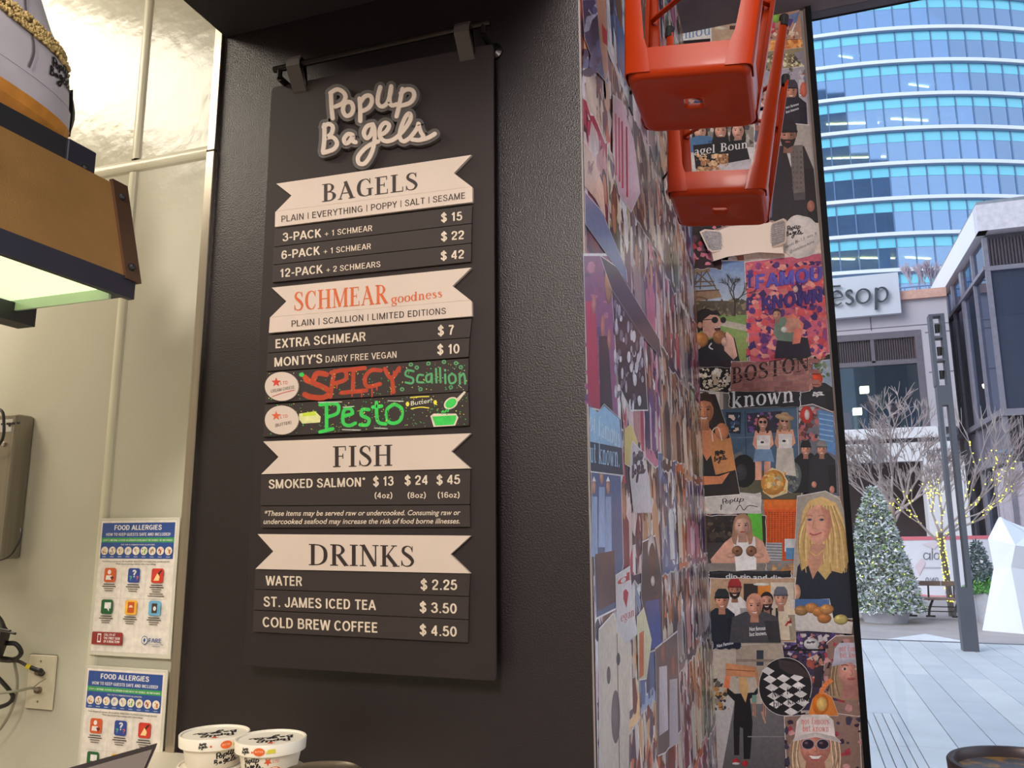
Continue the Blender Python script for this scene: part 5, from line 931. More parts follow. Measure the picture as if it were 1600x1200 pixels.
f = Paper(torn(1110, 904, 1242, 1003, 26, 1), (196, 160, 130)); f.rect(1112, 912, 1160, 1000, (206, 170, 140)); f.rect(1184, 914, 1204, 960, (226, 140, 60)); f.rect(1162, 912, 1184, 950, (60, 50, 52)); f.ell(1190, 913, 13, 2.5, (250, 244, 230)); f.rect(1204, 910, 1240, 960, (220, 206, 190))
body(f, 1148, 932, 40, 60, (232, 226, 226)); face(f, 1148, 922, 26, (190, 130, 108), (80, 50, 40), hat=(170, 50, 56), long=False, beard=True); body(f, 1197, 948, 34, 56, (40, 36, 42)); face(f, 1198, 940, 26, (214, 156, 134), (44, 34, 32), long=False, beard=True); body(f, 1224, 944, 36, 56, (222, 204, 180)); f.rect(1212, 950, 1216, 1000, (40, 40, 44)); face(f, 1220, 935, 27, (222, 160, 136), (110, 100, 96), hat=(110, 114, 128), long=False); f.conf(1227, 965, 1237, 978, [(190, 50, 44), (222, 204, 180), (150, 36, 34)], 10, 4, 2)
body(f, 1127, 950, 42, 52, (36, 40, 56)); face(f, 1128, 939, 28, (226, 156, 128), (46, 36, 36), hat=(44, 46, 54), long=False); body(f, 1180, 956, 72, 48, (72, 70, 78)); face(f, 1179, 947, 34, (230, 160, 136), (226, 160, 136), long=False)
f.glyphs(S('Not famous', .03), (1171, 986), (1196, 984), 6, (226, 224, 226)); f.glyphs(S('but known.', .03), (1171, 994), (1198, 992), 6, (226, 224, 226)); f.hang('group print of five smiling men in caps and sweatshirts', .0145)
f = Paper([(1238, 938), (1296, 936), (1302, 966), (1332, 972), (1330, 990), (1240, 984)], (226, 218, 214)); f.rect(1242, 936, 1296, 950, (84, 120, 176))
for x, y, c in ((1252, 954, (176, 130, 84)), (1268, 950, (206, 140, 80)), (1280, 956, (200, 132, 74)), (1292, 952, (212, 150, 90)), (1288, 966, (196, 128, 74)), (1314, 968, (214, 196, 120))): bagel(f, x, y, 11, 8, c, False)
f.hang('print of bagels on a white tray', .017)
f = Paper([(1216, 988), (1300, 984), (1314, 1060), (1300, 1110), (1230, 1110), (1222, 1020)], (70, 56, 84)); f.conf(1220, 990, 1312, 1036, [(90, 60, 130), (60, 50, 90), (40, 34, 50), (206, 196, 200), (176, 110, 110), (110, 90, 150)], 120, 6, 33); f.ell(1268, 1006, 12, 9, (226, 224, 226)); f.many([[(1260+X*16, 1002+Y*8) for X, Y in q] for q in logo_polys(60)[:200]], (80, 76, 84)); f.rect(1222, 1014, 1312, 1017, (30, 26, 34)); f.conf(1260, 1020, 1312, 1080, [(176, 90, 80), (226, 190, 180), (60, 50, 60), (110, 110, 124)], 60, 6, 4); face(f, 1285, 1034, 16, (200, 140, 120), (40, 34, 34), long=False); body(f, 1284, 1040, 22, 34, (56, 50, 58)); f.rect(1302, 972, 1322, 990, (70, 120, 190)); f.hang('print of a busy crowd in purple light', .0065)
f = Paper([(1112, 1002), (1176, 1008), (1220, 1000), (1226, 1040), (1232, 1204), (1120, 1204)], (150, 140, 138)); f.poly([(1114, 1006), (1222, 1002), (1222, 1060), (1190, 1100), (1150, 1096), (1114, 1090)], (190, 176, 166)); f.poly([(1150, 1010), (1222, 1004), (1222, 1056), (1150, 1060)], (176, 160, 146)); f.rect(1182, 1016, 1193, 1040, (60, 66, 80)); f.rect(1150, 1030, 1222, 1034, (150, 136, 124)); f.grad(1116, 1100, 1228, 1204, (120, 118, 122), (96, 92, 96)); f.poly([(1114, 1104), (1150, 1084), (1128, 1204), (1116, 1204)], (190, 184, 188)); f.conf(1114, 1060, 1140, 1110, [(96, 90, 90), (200, 194, 190), (180, 130, 80), (60, 56, 60)], 40, 6, 2)
f.poly([(1148, 1084), (1178, 1082), (1184, 1074), (1184, 1084), (1172, 1092), (1176, 1130), (1172, 1186), (1162, 1186), (1161, 1138), (1156, 1136), (1155, 1180), (1147, 1180), (1146, 1130), (1148, 1096), (1136, 1084), (1136, 1074)], (32, 28, 34)); f.poly([(1130, 1074), (1136, 1046), (1142, 1048), (1140, 1076)], (226, 130, 90)); f.poly([(1184, 1074), (1178, 1046), (1184, 1048), (1188, 1072)], (206, 150, 120)); f.poly([(1134, 1036), (1182, 1042), (1180, 1058), (1134, 1056)], (206, 140, 100)); f.line([(1134, 1046), (1180, 1049)], 1.4, (150, 90, 60)); f.poly([(1154, 1058), (1166, 1058), (1170, 1076), (1165, 1098), (1156, 1080)], (214, 170, 118)); f.ell(1150, 1190, 6, 5, (190, 50, 56)); f.ell(1164, 1193, 5, 5, (190, 50, 56)); f.ell(1150, 1193, 6, 2, (230, 226, 226))
for x in (1178, 1194): f.rect(x-3, 1086, x+4, 1098, (120, 160, 150)); f.rect(x-2, 1098, x, 1118, (196, 140, 120)); f.rect(x+1, 1098, x+3, 1120, (196, 140, 120))
f.line([(1190, 1112), (1196, 1130)], 3, (196, 150, 130)); f.rect(1168, 1150, 1226, 1152, (140, 134, 134)); f.hang('print of a woman from behind carrying a cardboard box down a wet street', .0108)
f = Paper(torn(1114, 998, 1158, 1014, 28, 1.5), (28, 34, 58)); f.glyphs(S('Not Famous', .03), (1120, 1012), (1146, 1006), 5, (214, 216, 226)); f.hang('dark blue scrap reading Not Famous', .018)
# checkerboard oval
f = Paper(ell(1227, 1073, 41, 45, 0, 36), (34, 32, 38)); r_ = 0
for i in range(-3, 4):
    for j in range(-4, 5):
        x, y = 1227+i*21+j*3, 1073+j*13-i*1.5
        if ((x-1227)/37)**2+((y-1073)/41)**2 < 1 and not (x > 1216 and y < 1048): f.poly([(x-10.5, y), (x-1, y-6.6), (x+10.5, y), (x+1, y+6.6)], (232, 226, 226)); f.L -= .95
f.L += 1; f.poly([(1216, 1030), (1246, 1036), (1262, 1052), (1266, 1060), (1232, 1052), (1218, 1044)], (70, 56, 60)); f.glyphs(serif('Not famous'), (1206, 1090), (1264, 1078), 11, (40, 36, 42)); f.glyphs(serif('but known'), (1208, 1106), (1266, 1094), 11, (40, 36, 42)); f.hang('oval checkerboard print with lettering', .0155)
def bighead(cx, cy, k, skin, hair, glasses, label, d, pts, hatc, half=False):
    f = Paper(pts, (150, 120, 110)); xs = [p[0] for p in pts]; ys = [p[1] for p in pts]
    f.conf(min(xs), min(ys)+k*.1, max(xs), max(ys), [(70, 60, 84), (176, 60, 80), (206, 150, 150), (60, 40, 60)], 60, 7, 7)
    f.poly([(cx-k*.62, cy-k*.1), (cx-k*.5, cy-k*.5), (cx+k*.5, cy-k*.5), (cx+k*.62, cy-k*.1), (cx+k*.72, cy+k*.9), (cx+k*.3, cy+k*1.0), (cx-k*.3, cy+k*1.0), (cx-k*.8, cy+k*.85)], hair)
    for i in range(14):
        s_ = -1 if i % 2 else 1; x = cx+s_*k*(.45+.02*i); f.line([(x, cy-k*.2), (x+s_*k*.06, cy+k*.3), (x+s_*k*random.Random(i).uniform(-.1, .15), cy+k*.85)], k*.035, tuple(int(v*(.75 if i % 3 else 1.15)) for v in hair)); f.L -= .9
    f.L += 1; f.poly([(cx-k*.25, cy+k*.3), (cx+k*.25, cy+k*.3), (cx+k*.35, cy+k*.95), (cx-k*.35, cy+k*.95)], tuple(int(v*.82) for v in skin)); f.ell(cx, cy, k*.46, k*.58, skin, n=28); f.ell(cx-k*.08, cy+k*.02, k*.3, k*.42, tuple(min(255, int(v*1.08)) for v in skin), n=24)
    for s_ in (-1, 1):
        ex = cx+s_*k*.22
        if glasses: f.ell(ex, cy-k*.06, k*.20, k*.165, (206, 196, 206), n=22); f.ell(ex, cy-k*.06, k*.175, k*.14, (54, 40, 56), n=22); f.ell(ex-k*.05, cy-k*.1, k*.06, k*.04, (120, 96, 120), n=10)
        else: f.ell(ex, cy-k*.06, k*.1, k*.045, (236, 226, 222), n=12); f.ell(ex, cy-k*.06, k*.045, k*.045, (60, 50, 54), n=10); f.line([(ex-k*.12, cy-k*.17), (ex, cy-k*.2), (ex+k*.12, cy-k*.17)], k*.035, (120, 84, 70))
    f.line([(cx, cy-k*.03), (cx+k*.05, cy+k*.13), (cx-k*.03, cy+k*.16)], k*.03, tuple(int(v*.8) for v in skin))
    if glasses: f.poly([(cx-k*.2, cy+k*.26), (cx+k*.2, cy+k*.26), (cx+k*.1, cy+k*.38), (cx-k*.1, cy+k*.38)], (244, 236, 232)); f.line([(cx-k*.22, cy+k*.25), (cx, cy+k*.28), (cx+k*.22, cy+k*.25)], k*.03, (190, 90, 90)); f.line([(cx-k*.14, cy+k*.38), (cx, cy+k*.42), (cx+k*.14, cy+k*.38)], k*.04, (190, 90, 90))
    else: f.ell(cx, cy+k*.28, k*.14, k*.045, (186, 96, 98), n=14)
    f.poly([(cx-k*.62, cy-k*.26), (cx-k*.56, cy-k*.75), (cx-k*.4, cy-k*.95), (cx+k*.35, cy-k*.95), (cx+k*.54, cy-k*.78), (cx+k*.6, cy-k*.3), (cx+k*.78, cy-k*.12), (cx, cy-k*.34), (cx-k*.66, cy-k*.16)], hatc)
    f.poly([(cx-k*.62, cy-k*.3), (cx, cy-k*.42), (cx+k*.62, cy-k*.28), (cx+k*.78, cy-k*.1), (cx, cy-k*.28), (cx-k*.68, cy-k*.14)], tuple(int(v*.9) for v in hatc))
    f.glyphs(serif('not famous'), (cx-k*.42, cy-k*.66), (cx+k*.40, cy-k*.66), k*.2, (222, 110, 96)); f.glyphs(serif('but known'), (cx-k*.38, cy-k*.44), (cx+k*.40, cy-k*.44), k*.2, (222, 110, 96)); f.hang(label, d)
bighead(1330, 1048, 46, (214, 150, 138), (170, 140, 110), False, 'print of a woman in a white bucket hat, cut off by the wall edge', .0135, [(1292, 1005), (1306, 994), (1345, 994), (1362, 1118), (1300, 1122), (1284, 1080)], (206, 204, 222))
f = Paper([(1262, 1120), (1270, 1092), (1284, 1080), (1300, 1090), (1310, 1118)], (236, 140, 60)); f.ell(1282, 1100, 13, 17, (240, 130, 40)); f.ell(1284, 1100, 8, 11, (250, 200, 120)); f.line([(1282, 1084), (1290, 1070), (1300, 1062)], 7, (240, 140, 80)); f.hang('glowing orange cut-out print', .0175)
bighead(1274, 1166, 52, (214, 140, 124), (214, 180, 150), True, 'print of a smiling woman in round sunglasses and a white cap', .0158, [(1226, 1120), (1300, 1114), (1342, 1120), (1346, 1215), (1230, 1215)], (240, 226, 224))

# ================================================================ COLLAGE, side wall (drawn in metres on the wall: u = depth y, v = height z)
def sidemap(d): return lambda u, v, l: (XS+d+.00003*l, u, v)
class SPaper(Flat):
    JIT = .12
    def __init__(s, pts, col, ecol=(228, 222, 226)):
        super().__init__(); c = np.mean(pts, 0); s.poly([tuple(c+(np.array(p)-c)*1.03) for p in pts], ecol); s.poly(pts, col)
    def hang(s, label, d, px=False):
        o = s.build('paper_print', (lambda x, y, l: tuple(P(x, y, 0, XS+.0022+d*.28+.00003*l))) if px else sidemap(d), PMS, wall_side); o['label'] = label; return o
PALS = [[(190, 70, 96), (226, 200, 206), (60, 50, 84), (206, 150, 150), (120, 50, 70)], [(150, 170, 206), (60, 70, 110), (220, 224, 234), (90, 110, 160)], [(206, 160, 130), (150, 100, 84), (232, 210, 190), (80, 60, 60)],
        [(130, 124, 130), (200, 194, 200), (70, 64, 74), (170, 150, 150)], [(110, 70, 130), (206, 120, 150), (60, 44, 90), (226, 190, 210)], [(96, 110, 90), (190, 180, 140), (60, 66, 60), (220, 206, 180)], [(210, 110, 70), (240, 190, 140), (120, 50, 40), (230, 214, 200)]]
r = random.Random(77); k = 0
v = .25
while v < 4.2:
    u = 1.755; hh = r.uniform(.28, .42)
    while u < 4.15:
        w = r.uniform(.2, .42); k += 1; pal = r.choice(PALS); u1 = min(4.165, u+w); v1 = min(4.232, v+hh)
        pts = [(min(4.168, max(1.754, a)), min(4.233, b)) for a, b in torn(u-.01, v-.02, u1+.01, v1+.02, k, .012, 7)]
        f = SPaper(pts, r.choice(pal)); f.conf(u, v, u1, v1, pal+CROWD[:2]+[(236, 232, 238), (216, 200, 200)], 84, .042, k, 2.4)
        for q in range(r.randint(1, 3)):
            sx = r.uniform(u+.04, u1-.04); sk = r.choice([(226, 168, 144), (190, 130, 104), (120, 80, 66)]); tp = v+.02; s_ = hh*r.uniform(.5, .8)
            f.poly([(sx-.055, tp), (sx+.055, tp), (sx+.06, tp+s_*.6), (sx+.02, tp+s_*.7), (sx-.02, tp+s_*.7), (sx-.06, tp+s_*.6)], r.choice(pal)); f.ell(sx, tp+s_*.86, .034, .05, r.choice([(50, 38, 36), (120, 84, 60)]), n=12); f.ell(sx, tp+s_*.83, .026, .042, sk, n=12)
        f.hang('torn collage print of people', .0004+.00025*((k*5) % 13)+(k % 101)*1.7e-6); u += w
    v += hh
def spx(pts, col, label, d, fn=None):
    f = SPaper(pts, col)
    if fn: fn(f)
    f.hang(label, d, True)
def f1(f):
    f.conf(913, 402, 950, 640, [(150, 90, 130), (190, 120, 150), (110, 80, 130)], 30, 8, 1); f.poly([(915, 470), (930, 470), (938, 640), (919, 632)], (190, 64, 96)); f.ell(928, 475, 3.4, 16, (214, 140, 140)); f.ell(942, 510, 3.4, 18, (206, 136, 130)); f.poly([(936, 525), (950, 525), (958, 645), (938, 640)], (60, 50, 66)); f.ell(952, 530, 3, 16, (200, 130, 124)); bagel(f, 951, 440, 6, 36, (206, 150, 110), False)
spx([(912, 400), (956, 400), (960, 520), (966, 655), (944, 640), (919, 636)], (150, 96, 140), 'torn print of three people in pink and black', .0068, f1)
def f2(f):
    r = random.Random(4)
    for i in range(90): x = r.uniform(960, 1004); y = r.uniform(468+(x-960)*1.4, 640-(1004-x)*.3); f.ell(x, y, r.uniform(1.5, 3), r.uniform(4, 11), r.choice([(226, 224, 236), (180, 176, 196), (120, 112, 136), (60, 54, 70)]), n=8); f.L -= .9
spx([(956, 452), (1004, 520), (1012, 640), (986, 640), (966, 600)], (50, 46, 60), 'torn black and white crowd print', .0074, f2)
spx([(938, 400), (964, 418), (1030, 530), (1034, 560), (1000, 520), (956, 452)], (60, 62, 78), 'dark blue band print', .0082)
def f3(f):
    f.poly([(921, 636), (934, 644), (944, 634), (968, 655), (972, 700), (922, 690)], (150, 190, 226)); f.glyphs(serif('ot famous'), (921, 672), (969, 700), 32, (206, 226, 244)); f.glyphs(serif('ut known.'), (922, 722), (968, 730), 34, (170, 206, 240))
spx([(920, 636), (934, 645), (944, 632), (970, 656), (974, 742), (923, 736)], (44, 58, 82), 'torn blue print with pale lettering: ut known.', .0088, f3)
def f4(f):
    for x, y in ((928, 760), (940, 745), (950, 760)): f.poly([(x-4, y+16), (x+5, y+16), (x+6, y+110), (x-5, y+110)], (150, 176, 220)); f.ell(x, y, 3, 12, (206, 150, 130)); f.poly([(x-3, y-8), (x, y-16), (x+3, y-8)], (232, 230, 236))
    f.poly([(930, 866), (960, 860), (962, 940), (934, 955)], (96, 60, 60))
spx([(924, 738), (970, 744), (974, 880), (962, 950), (932, 965)], (84, 104, 150), 'torn print of people in light blue shirts and white caps', .0064, f4)
def f5(f): f.many([[(988+X*20, 705+Y*48) for X, Y in q] for q in logo_polys(50)], (56, 46, 66))
spx([(988, 690), (1002, 705), (1014, 745), (1018, 800), (990, 800), (984, 740)], (214, 210, 220), 'light paper scrap with dark handwriting', .0094, f5)
spx([(976, 672), (986, 662), (996, 690), (986, 730), (976, 724)], (226, 206, 130), 'yellow paper scrap', .0086)
def f6(f):
    f.glyphs(serif('dip rip'), (965, 915), (986, 905), 13, (206, 60, 66)); f.poly([(974, 924), (978, 920), (982, 926), (979, 950), (974, 936)], (196, 40, 60)); f.glyphs(serif('Veganz'), (970, 972), (991, 962), 14, (200, 60, 70))
spx([(962, 900), (984, 886), (990, 950), (996, 990), (978, 1005), (964, 985)], (226, 220, 226), 'white tote print with a red heart and red lettering', .0092, f6)
def f7(f):
    f.ell(1018, 856, 6, 20, (228, 222, 226)); f.ell(1019, 884, 6, 36, (90, 56, 50)); f.ell(1020, 908, 3, 8, (232, 220, 216)); f.poly([(1008, 940), (1030, 936), (1034, 1005), (1018, 1015)], (50, 80, 160))
spx([(1004, 848), (1024, 838), (1034, 900), (1036, 1010), (1014, 1018), (1002, 930)], (70, 60, 70), 'torn print of a laughing man in a cap and blue shirt', .0072, f7)
def f8(f): f.ell(951, 1055, 3, 14, (90, 74, 80)); f.ell(962, 1120, 7, 42, (110, 92, 96)); f.ell(966, 1030, 3, 10, (60, 50, 56)); f.line([(964, 990), (968, 1200)], 1, (60, 54, 60))
spx([(936, 985), (958, 960), (972, 985), (984, 1010), (982, 1210), (937, 1210)], (214, 200, 186), 'large cream and white torn print with grey blots', .0090, f8)
def f9(f): f.poly([(999, 990), (1006, 985), (1006, 1055), (999, 1060)], (226, 110, 60))
spx([(995, 965), (1006, 950), (1018, 1000), (1010, 1060), (998, 1062)], (232, 226, 190), 'pale green torn print with an orange bar', .0102, f9)
def f10(f):
    for x, y in ((1036, 1020), (1052, 1040)): f.ell(x, y, 3, 16, (176, 110, 96)); f.poly([(x-6, y+22), (x+6, y+20), (x+8, y+120), (x-6, y+130)], (206, 196, 206))
spx([(1024, 1015), (1058, 988), (1064, 1140), (1040, 1175), (1028, 1180)], (120, 96, 100), 'torn print of two people in pale shirts', .0084, f10)
def f11(f):
    for x in (962, 967, 972, 979): f.line([(x, 175+(x-960)*1.2), (x+1, 270+(x-960)*2)], 2.6, (206, 40, 80))
spx([(958, 150), (972, 160), (990, 220), (1000, 300), (986, 330), (966, 300), (958, 240)], (222, 190, 206), 'torn pink print with red drips', .0096, f11)
spx([(910, 0), (930, 0), (942, 60), (950, 130), (932, 110), (914, 60)], (60, 66, 110), 'torn navy print near the ceiling', .0070, lambda f: f.conf(912, 0, 944, 120, [(90, 100, 150), (50, 50, 84), (170, 176, 206)], 26, 9, 5, 3))
spx([(932, 0), (946, 0), (950, 110), (946, 130), (938, 70)], (206, 150, 120), 'tan print near the ceiling', .0076, lambda f: f.poly([(940, 36), (949, 50), (949, 72), (942, 66)], (206, 40, 44)))
spx([(912, 220), (926, 240), (942, 290), (946, 340), (930, 310), (914, 290)], (226, 190, 170), 'peach paper scrap with handwriting', .0084, lambda f: f.many([[(918+X*18, 250+Y*50) for X, Y in q] for q in logo_polys(40)[:120]], (150, 110, 110)))
spx([(914, 300), (940, 330), (978, 420), (980, 440), (950, 400), (915, 350)], (110, 130, 170), 'blue-grey torn band print', .0090)

# ================================================================ OUTSIDE
def light_wood(c): return c
struct('ground_plaza', B().box((-40, 4.30, -.5), (40, 13.05, -.035)), mat('paving bed', (96, 96, 100), .8))
struct('ground_street', B().box((-60, 13.09, -.5), (80, 160, -.002)), mat('brown grey paving', (172, 160, 160), .7, noise=.07, scale=3))
gp = bpy.data.objects['ground_plaza']
kb = struct('kerb', B().bbox((-3, 12.93, -.1), (9, 13.08, .006), .006), mat('dark kerb stone', (104, 104, 116), .6)) if False else struct('trim_3', B().box((-6, 13.0, -.1), (9, 13.09, .004)), mat('dark kerb stone', (104, 104, 116), .6))
struct('pale_ground_patch', B().prism([(1.1, 13.10, 0), (2.15, 13.10, 0), (1.72, 13.95, 0)], (0, 0, .004)), mat('pale patch white', (222, 220, 226), .6))  # thin pale wedge on the street beyond the kerb
pav = [mat('pale paver '+n, c, .55, noise=.07, scale=2.2, bump=.05, bscale=30) for n, c in (('a', (200, 200, 205)), ('b', (193, 194, 201)), ('c', (206, 205, 208)))]
r = random.Random(12); x = -.36+.005
rows_ = [round(.713+.268*k, 4) for k in range(-3, 10)]
def paver(x0, x1, y0, y1):
    g = .0035; h = r.uniform(-.0012, .0012)
    b = B(); a, c = (x0+g, y0+g), (x1-g, y1-g)
    b.loft([[(a[0], a[1], -.034), (c[0], a[1], -.034), (c[0], c[1], -.034), (a[0], c[1], -.034)], [(a[0], a[1], h-.003), (c[0], a[1], h-.003), (c[0], c[1], h-.003), (a[0], c[1], h-.003)], [(a[0]+.003, a[1]+.003, h), (c[0]-.003, a[1]+.003, h), (c[0]-.003, c[1]-.003, h), (a[0]+.003, c[1]-.003, h)]])
    b.build('paver', r.choice(pav), gp)
for i, (x0, x1) in enumerate(zip(rows_, rows_[1:])):
    y = 4.31; off = [1.2, 2.45, 1.9, 4.63-2.2, 1.35, 2.1][i % 6]; first = True
    while y < 12.99:
        y1 = min(12.99, y+(off if first else 2.2)); first = False
        if abs(x1-.713) < .01 and y1 <= 7.9+2.2 and y < 7.0: y1 = {0: 7.85}.get(0); 
        if abs(x1-.713) < .01 and y < 7.0:
            for ya, yb in ((4.31, 6.72), (6.72, 7.85)):
                for q in range(4): paver(x0+.067*q, x0+.067*(q+1), ya, yb)
            y = 7.85; continue
        paver(x0, x1, y, y1); y = y1
# --- curved glass tower
TR, TCx, TCy = 62.0, .7, 158.4
tw = thing('office_tower', 'tall curved office tower of blue glass with white floor ledges', 'building', (10, 98, 0))
tg = glassmat('tower glass', (190, 216, 255), .42, .03, (.75, .9, .98), .2, (110, 162, 222))
sp1 = mat('cyan spandrel glass', (120, 206, 232), .2, noise=.03, scale=.3, coat=.5); ledge = mat('white ledge', (222, 228, 236), .5, noise=.03, scale=.3); mul = mat('blue grey mullion', (92, 122, 160), .4)
def tp(a, rr_, z): return (TCx+rr_*sin(a), TCy-rr_*cos(a), z)
dA = 2.06/TR; A0 = .030; NC = 17; FH = 4.30; Z0 = 61.05
def arcslab(b, r0, r1, z0, z1, a0, a1, n=34):
    b.loft([[tp(a0+(a1-a0)*k/n, q, z) for q, z in ((r0, z0), (r1, z0), (r1, z1), (r0, z1))] for k in range(n+1)])
    return b
for k in range(-2, 10):
    zt = Z0-FH*k
    l_ = arcslab(B(), TR-1, TR+.45, zt-.42, zt, A0-6*dA, A0+dA*NC).build('ledge', ledge, tw)
    arcslab(B(), TR-.5, TR+.3, zt-.60, zt-.44, A0-6*dA, A0+dA*NC).build('ledge_shadow_line', mul, tw)  # blue-grey strip standing in for the shadow line below the ledge
    for c in range(-6, NC):
        a = A0+dA*c; g = .0011
        B().loft([[tp(q, TR+e, z) for e in (0, .06)] + [tp(q, TR+e, z2) for e, z2 in ((.06, zt-1.75), (0, zt-1.75))] for q, z in ((a+g, zt-.6), (a+dA-g, zt-.6))]).build('spandrel_panel', sp1, tw)
        B().loft([[tp(q, TR+.02, zt-1.78), tp(q, TR+.05, zt-1.78), tp(q, TR+.05, zt-FH+.02), tp(q, TR+.02, zt-FH+.02)] for q in (a+g, a+dA-g)]).build('pane', tg, tw)
for c in range(-6, NC+1):
    a = A0+dA*c; B().loft([[tp(a-.0009, TR-.05, z), tp(a+.0009, TR-.05, z), tp(a+.0009, TR+.16, z), tp(a-.0009, TR+.16, z)] for z in (Z0-FH*10, Z0+FH*2)]).build('mullion', mul, tw)
inn = mat('tower interior', (74, 104, 128), .8, noise=.2, scale=.2); ceilw = mat('timber office ceiling', (236, 220, 140), .6, noise=.35, scale=.35, stretch=(1, 3, 1)); colm = mat('tower column', (170, 206, 222), .5)
for k in range(-2, 10):
    zt = Z0-FH*k
    arcslab(B(), TR-14, TR-1.1, zt-1.5, zt-.1, A0-6*dA, A0+dA*NC, 12).build('office_ceiling', ceilw if k >= 2 else colm, tw)
arcslab(B(), TR-14.6, TR-14, Z0-FH*10, Z0+FH*2, A0-6*dA, A0+dA*NC, 12).build('core_wall', inn, tw)
for c in (4.6, 10.2, 15.3):
    a = A0+dA*c; B().tube([tp(a, TR-1.8, Z0-FH*10), tp(a, TR-1.8, Z0+FH*2)], .62, 14).build('column', colm, tw)
lampm = mat('office strip light', (255, 246, 200), .5, emit=14, emcol=(255, 244, 196))
for k, c0, c1, ins in ((0, 0, 1.4, 2.4), (0, 3.1, 4.0, 2.2), (1, 7.1, 8.5, 2.5), (2, 2.1, 5.3, 2.8), (2, 5.9, 8.3, 2.8), (3, 2.0, 5.6, 3.2), (6, 1.8, 3.2, 3), (6, 3.4, 5.6, 3.4), (6, 6.2, 7.9, 4), (6, 0, 1.4, 4.4), (7, 1.8, 5.6, 4), (7, 0, 1.8, 5)):
    zt = Z0-FH*k-1.56; B().hexa([tp(A0+dA*q, TR-ins-d, z) for z in (zt-.1, zt) for q, d in ((c0, 0), (c1, .8), (c1, .98), (c0, .18))]).build('strip_light', lampm, tw)
arcslab(B(), TR-2, TR, 0, Z0-FH*10, A0-.2, A0+dA*NC, 12).build('podium_wall', MC['blue grey mullion'], tw)

# --- shop building with the white sign
YA = 26.0
ab = thing('shop_building', 'low grey shop building across the plaza under the white sign', 'building', (1, YA, 0))
gw = mat('grey render wall', (184, 176, 186), .7, noise=.04, scale=1.5); wb = mat('white render band', (226, 224, 230), .6, noise=.03); dk2 = mat('brown grey frame', (104, 96, 108), .5)
def Q(x, y, Y): p = P(x, y, 1, Y); return p[0], p[2]
w = B().box((-8, YA, 7.42), (4.6, YA+3.9, 8.35)).box((3.84, YA, 4.5), (4.6, YA+3.9, 7.42)); w.box((-8, YA, 4.5), (-1.0, YA+3.9, 7.42)); w.build('wall', gw, ab)
for px in (1361,): x = P(px, 510, 1, YA)[0]; B().box((x-.015, YA-.006, 7.5), (x+.015, YA-.001, 8.3)).build('panel_joint', dk2, ab)
B().box((-8, YA-.006, 7.55), (4.6, YA-.001, 7.575)).build('panel_joint', dk2, ab)
for z in (7.3, 6.1): B().box((3.95, YA-.006, z), (4.6, YA-.001, z+.03)).build('panel_joint', dk2, ab)
B().box((-8, YA-.12, 8.35), (4.6, YA+3.9, 8.62)).build('coping', mat('terracotta coping', (206, 160, 146), .6), ab)
B().box((-8, YA-.05, 4.19), (4.0, YA+.2, 4.52)).box((-8, YA-.25, 4.19+.0), (4.0, YA-.05, 4.47)).build('band', wb, ab)
B().box((-8, YA-.08, 4.07), (4.4, YA+.2, 4.19)).build('shadow_gap', mat('dark gap', (66, 64, 74), .7), ab)
B().box((-8, YA-.12, 3.53), (4.4, YA+.2, 4.07)).build('band', wb, ab)
B().box((3.55, YA-.12, 0), (4.6, YA+.5, 3.53)).build('pier', wb, ab)
B().box((-8, YA+3, 0), (4.6, YA+3.2, 4.45)).build('dark_entrance', mat('dark maroon interior', (74, 60, 70), .7, noise=.2, scale=.6), ab)
B().box((-8, YA+3.6, 4.5), (4.6, YA+3.8, 7.4)).build('room_back_wall', mat('shop interior teal', (66, 92, 112), .7, noise=.35, scale=.9), ab)
fz = B().box((-1, YA-.02, 7.22), (3.84, YA+.18, 7.42)).box((3.66, YA-.02, 4.52), (3.84, YA+.18, 7.22)).box((-1, YA-.01, 6.42), (3.66, YA+.15, 6.56)); x = P(1365, 560, 1, YA)[0]; fz.box((x-.05, YA-.01, 6.5), (x+.05, YA+.15, 7.22)); fz.build('window_frame', dk2, ab)
B().box((-1, YA+.06, 4.5), (3.66, YA+.08, 6.46)).build('pane', glassmat('shop window glass', (180, 200, 225), .05, .02, (.7, .8, .85), .1, (70, 88, 108)), ab)
bx = B(); xx = -.9
lv = mat('dark louvre slat', (72, 62, 72), .6); 
for k in range(70):
    xx = -1+k*.066; 
    if xx < 3.6: B().box((xx, YA+.05, 6.56), (xx+.035, YA+.1, 7.22)).build('louvre_slat', lv, ab)
B().box((-1, YA+.12, 6.5), (3.66, YA+.14, 7.25)).build('louvre_backing', mat('louvre backing', (104, 80, 86), .7), ab)
wl_ = mat('warm ceiling spot', (255, 240, 200), .5, emit=6, emcol=(255, 236, 190))
for px, py in ((1351, 608), (1340, 642)): q = P(px, py, 1, YA+1.5); B().box((q[0]-.13, q[1], q[2]-.1), (q[0]+.13, q[1]+.3, q[2]+.1)).build('ceiling_spot', wl_, ab)
r = random.Random(6)
for k in range(9): q = P(1325+12*k, 640+r.uniform(-24, 10), 1, YA+2.5); B().bbox((q[0]-.2, q[1], 4.5), (q[0]+.2, q[1]+.4, q[2]), .05).build('display_item', mat('display '+str(k % 3), [(150, 90, 80), (110, 130, 120), (84, 104, 140)][k % 3], .6), ab)
# wall sconce on the band
sc = P(1367, 700, 1, YA-.3); B().box((sc[0]-.12, YA-.34, sc[2]-.45), (sc[0]+.12, YA-.13, sc[2]+.35)).build('wall_lamp', mat('grey lamp box', (150, 152, 164), .4), ab)
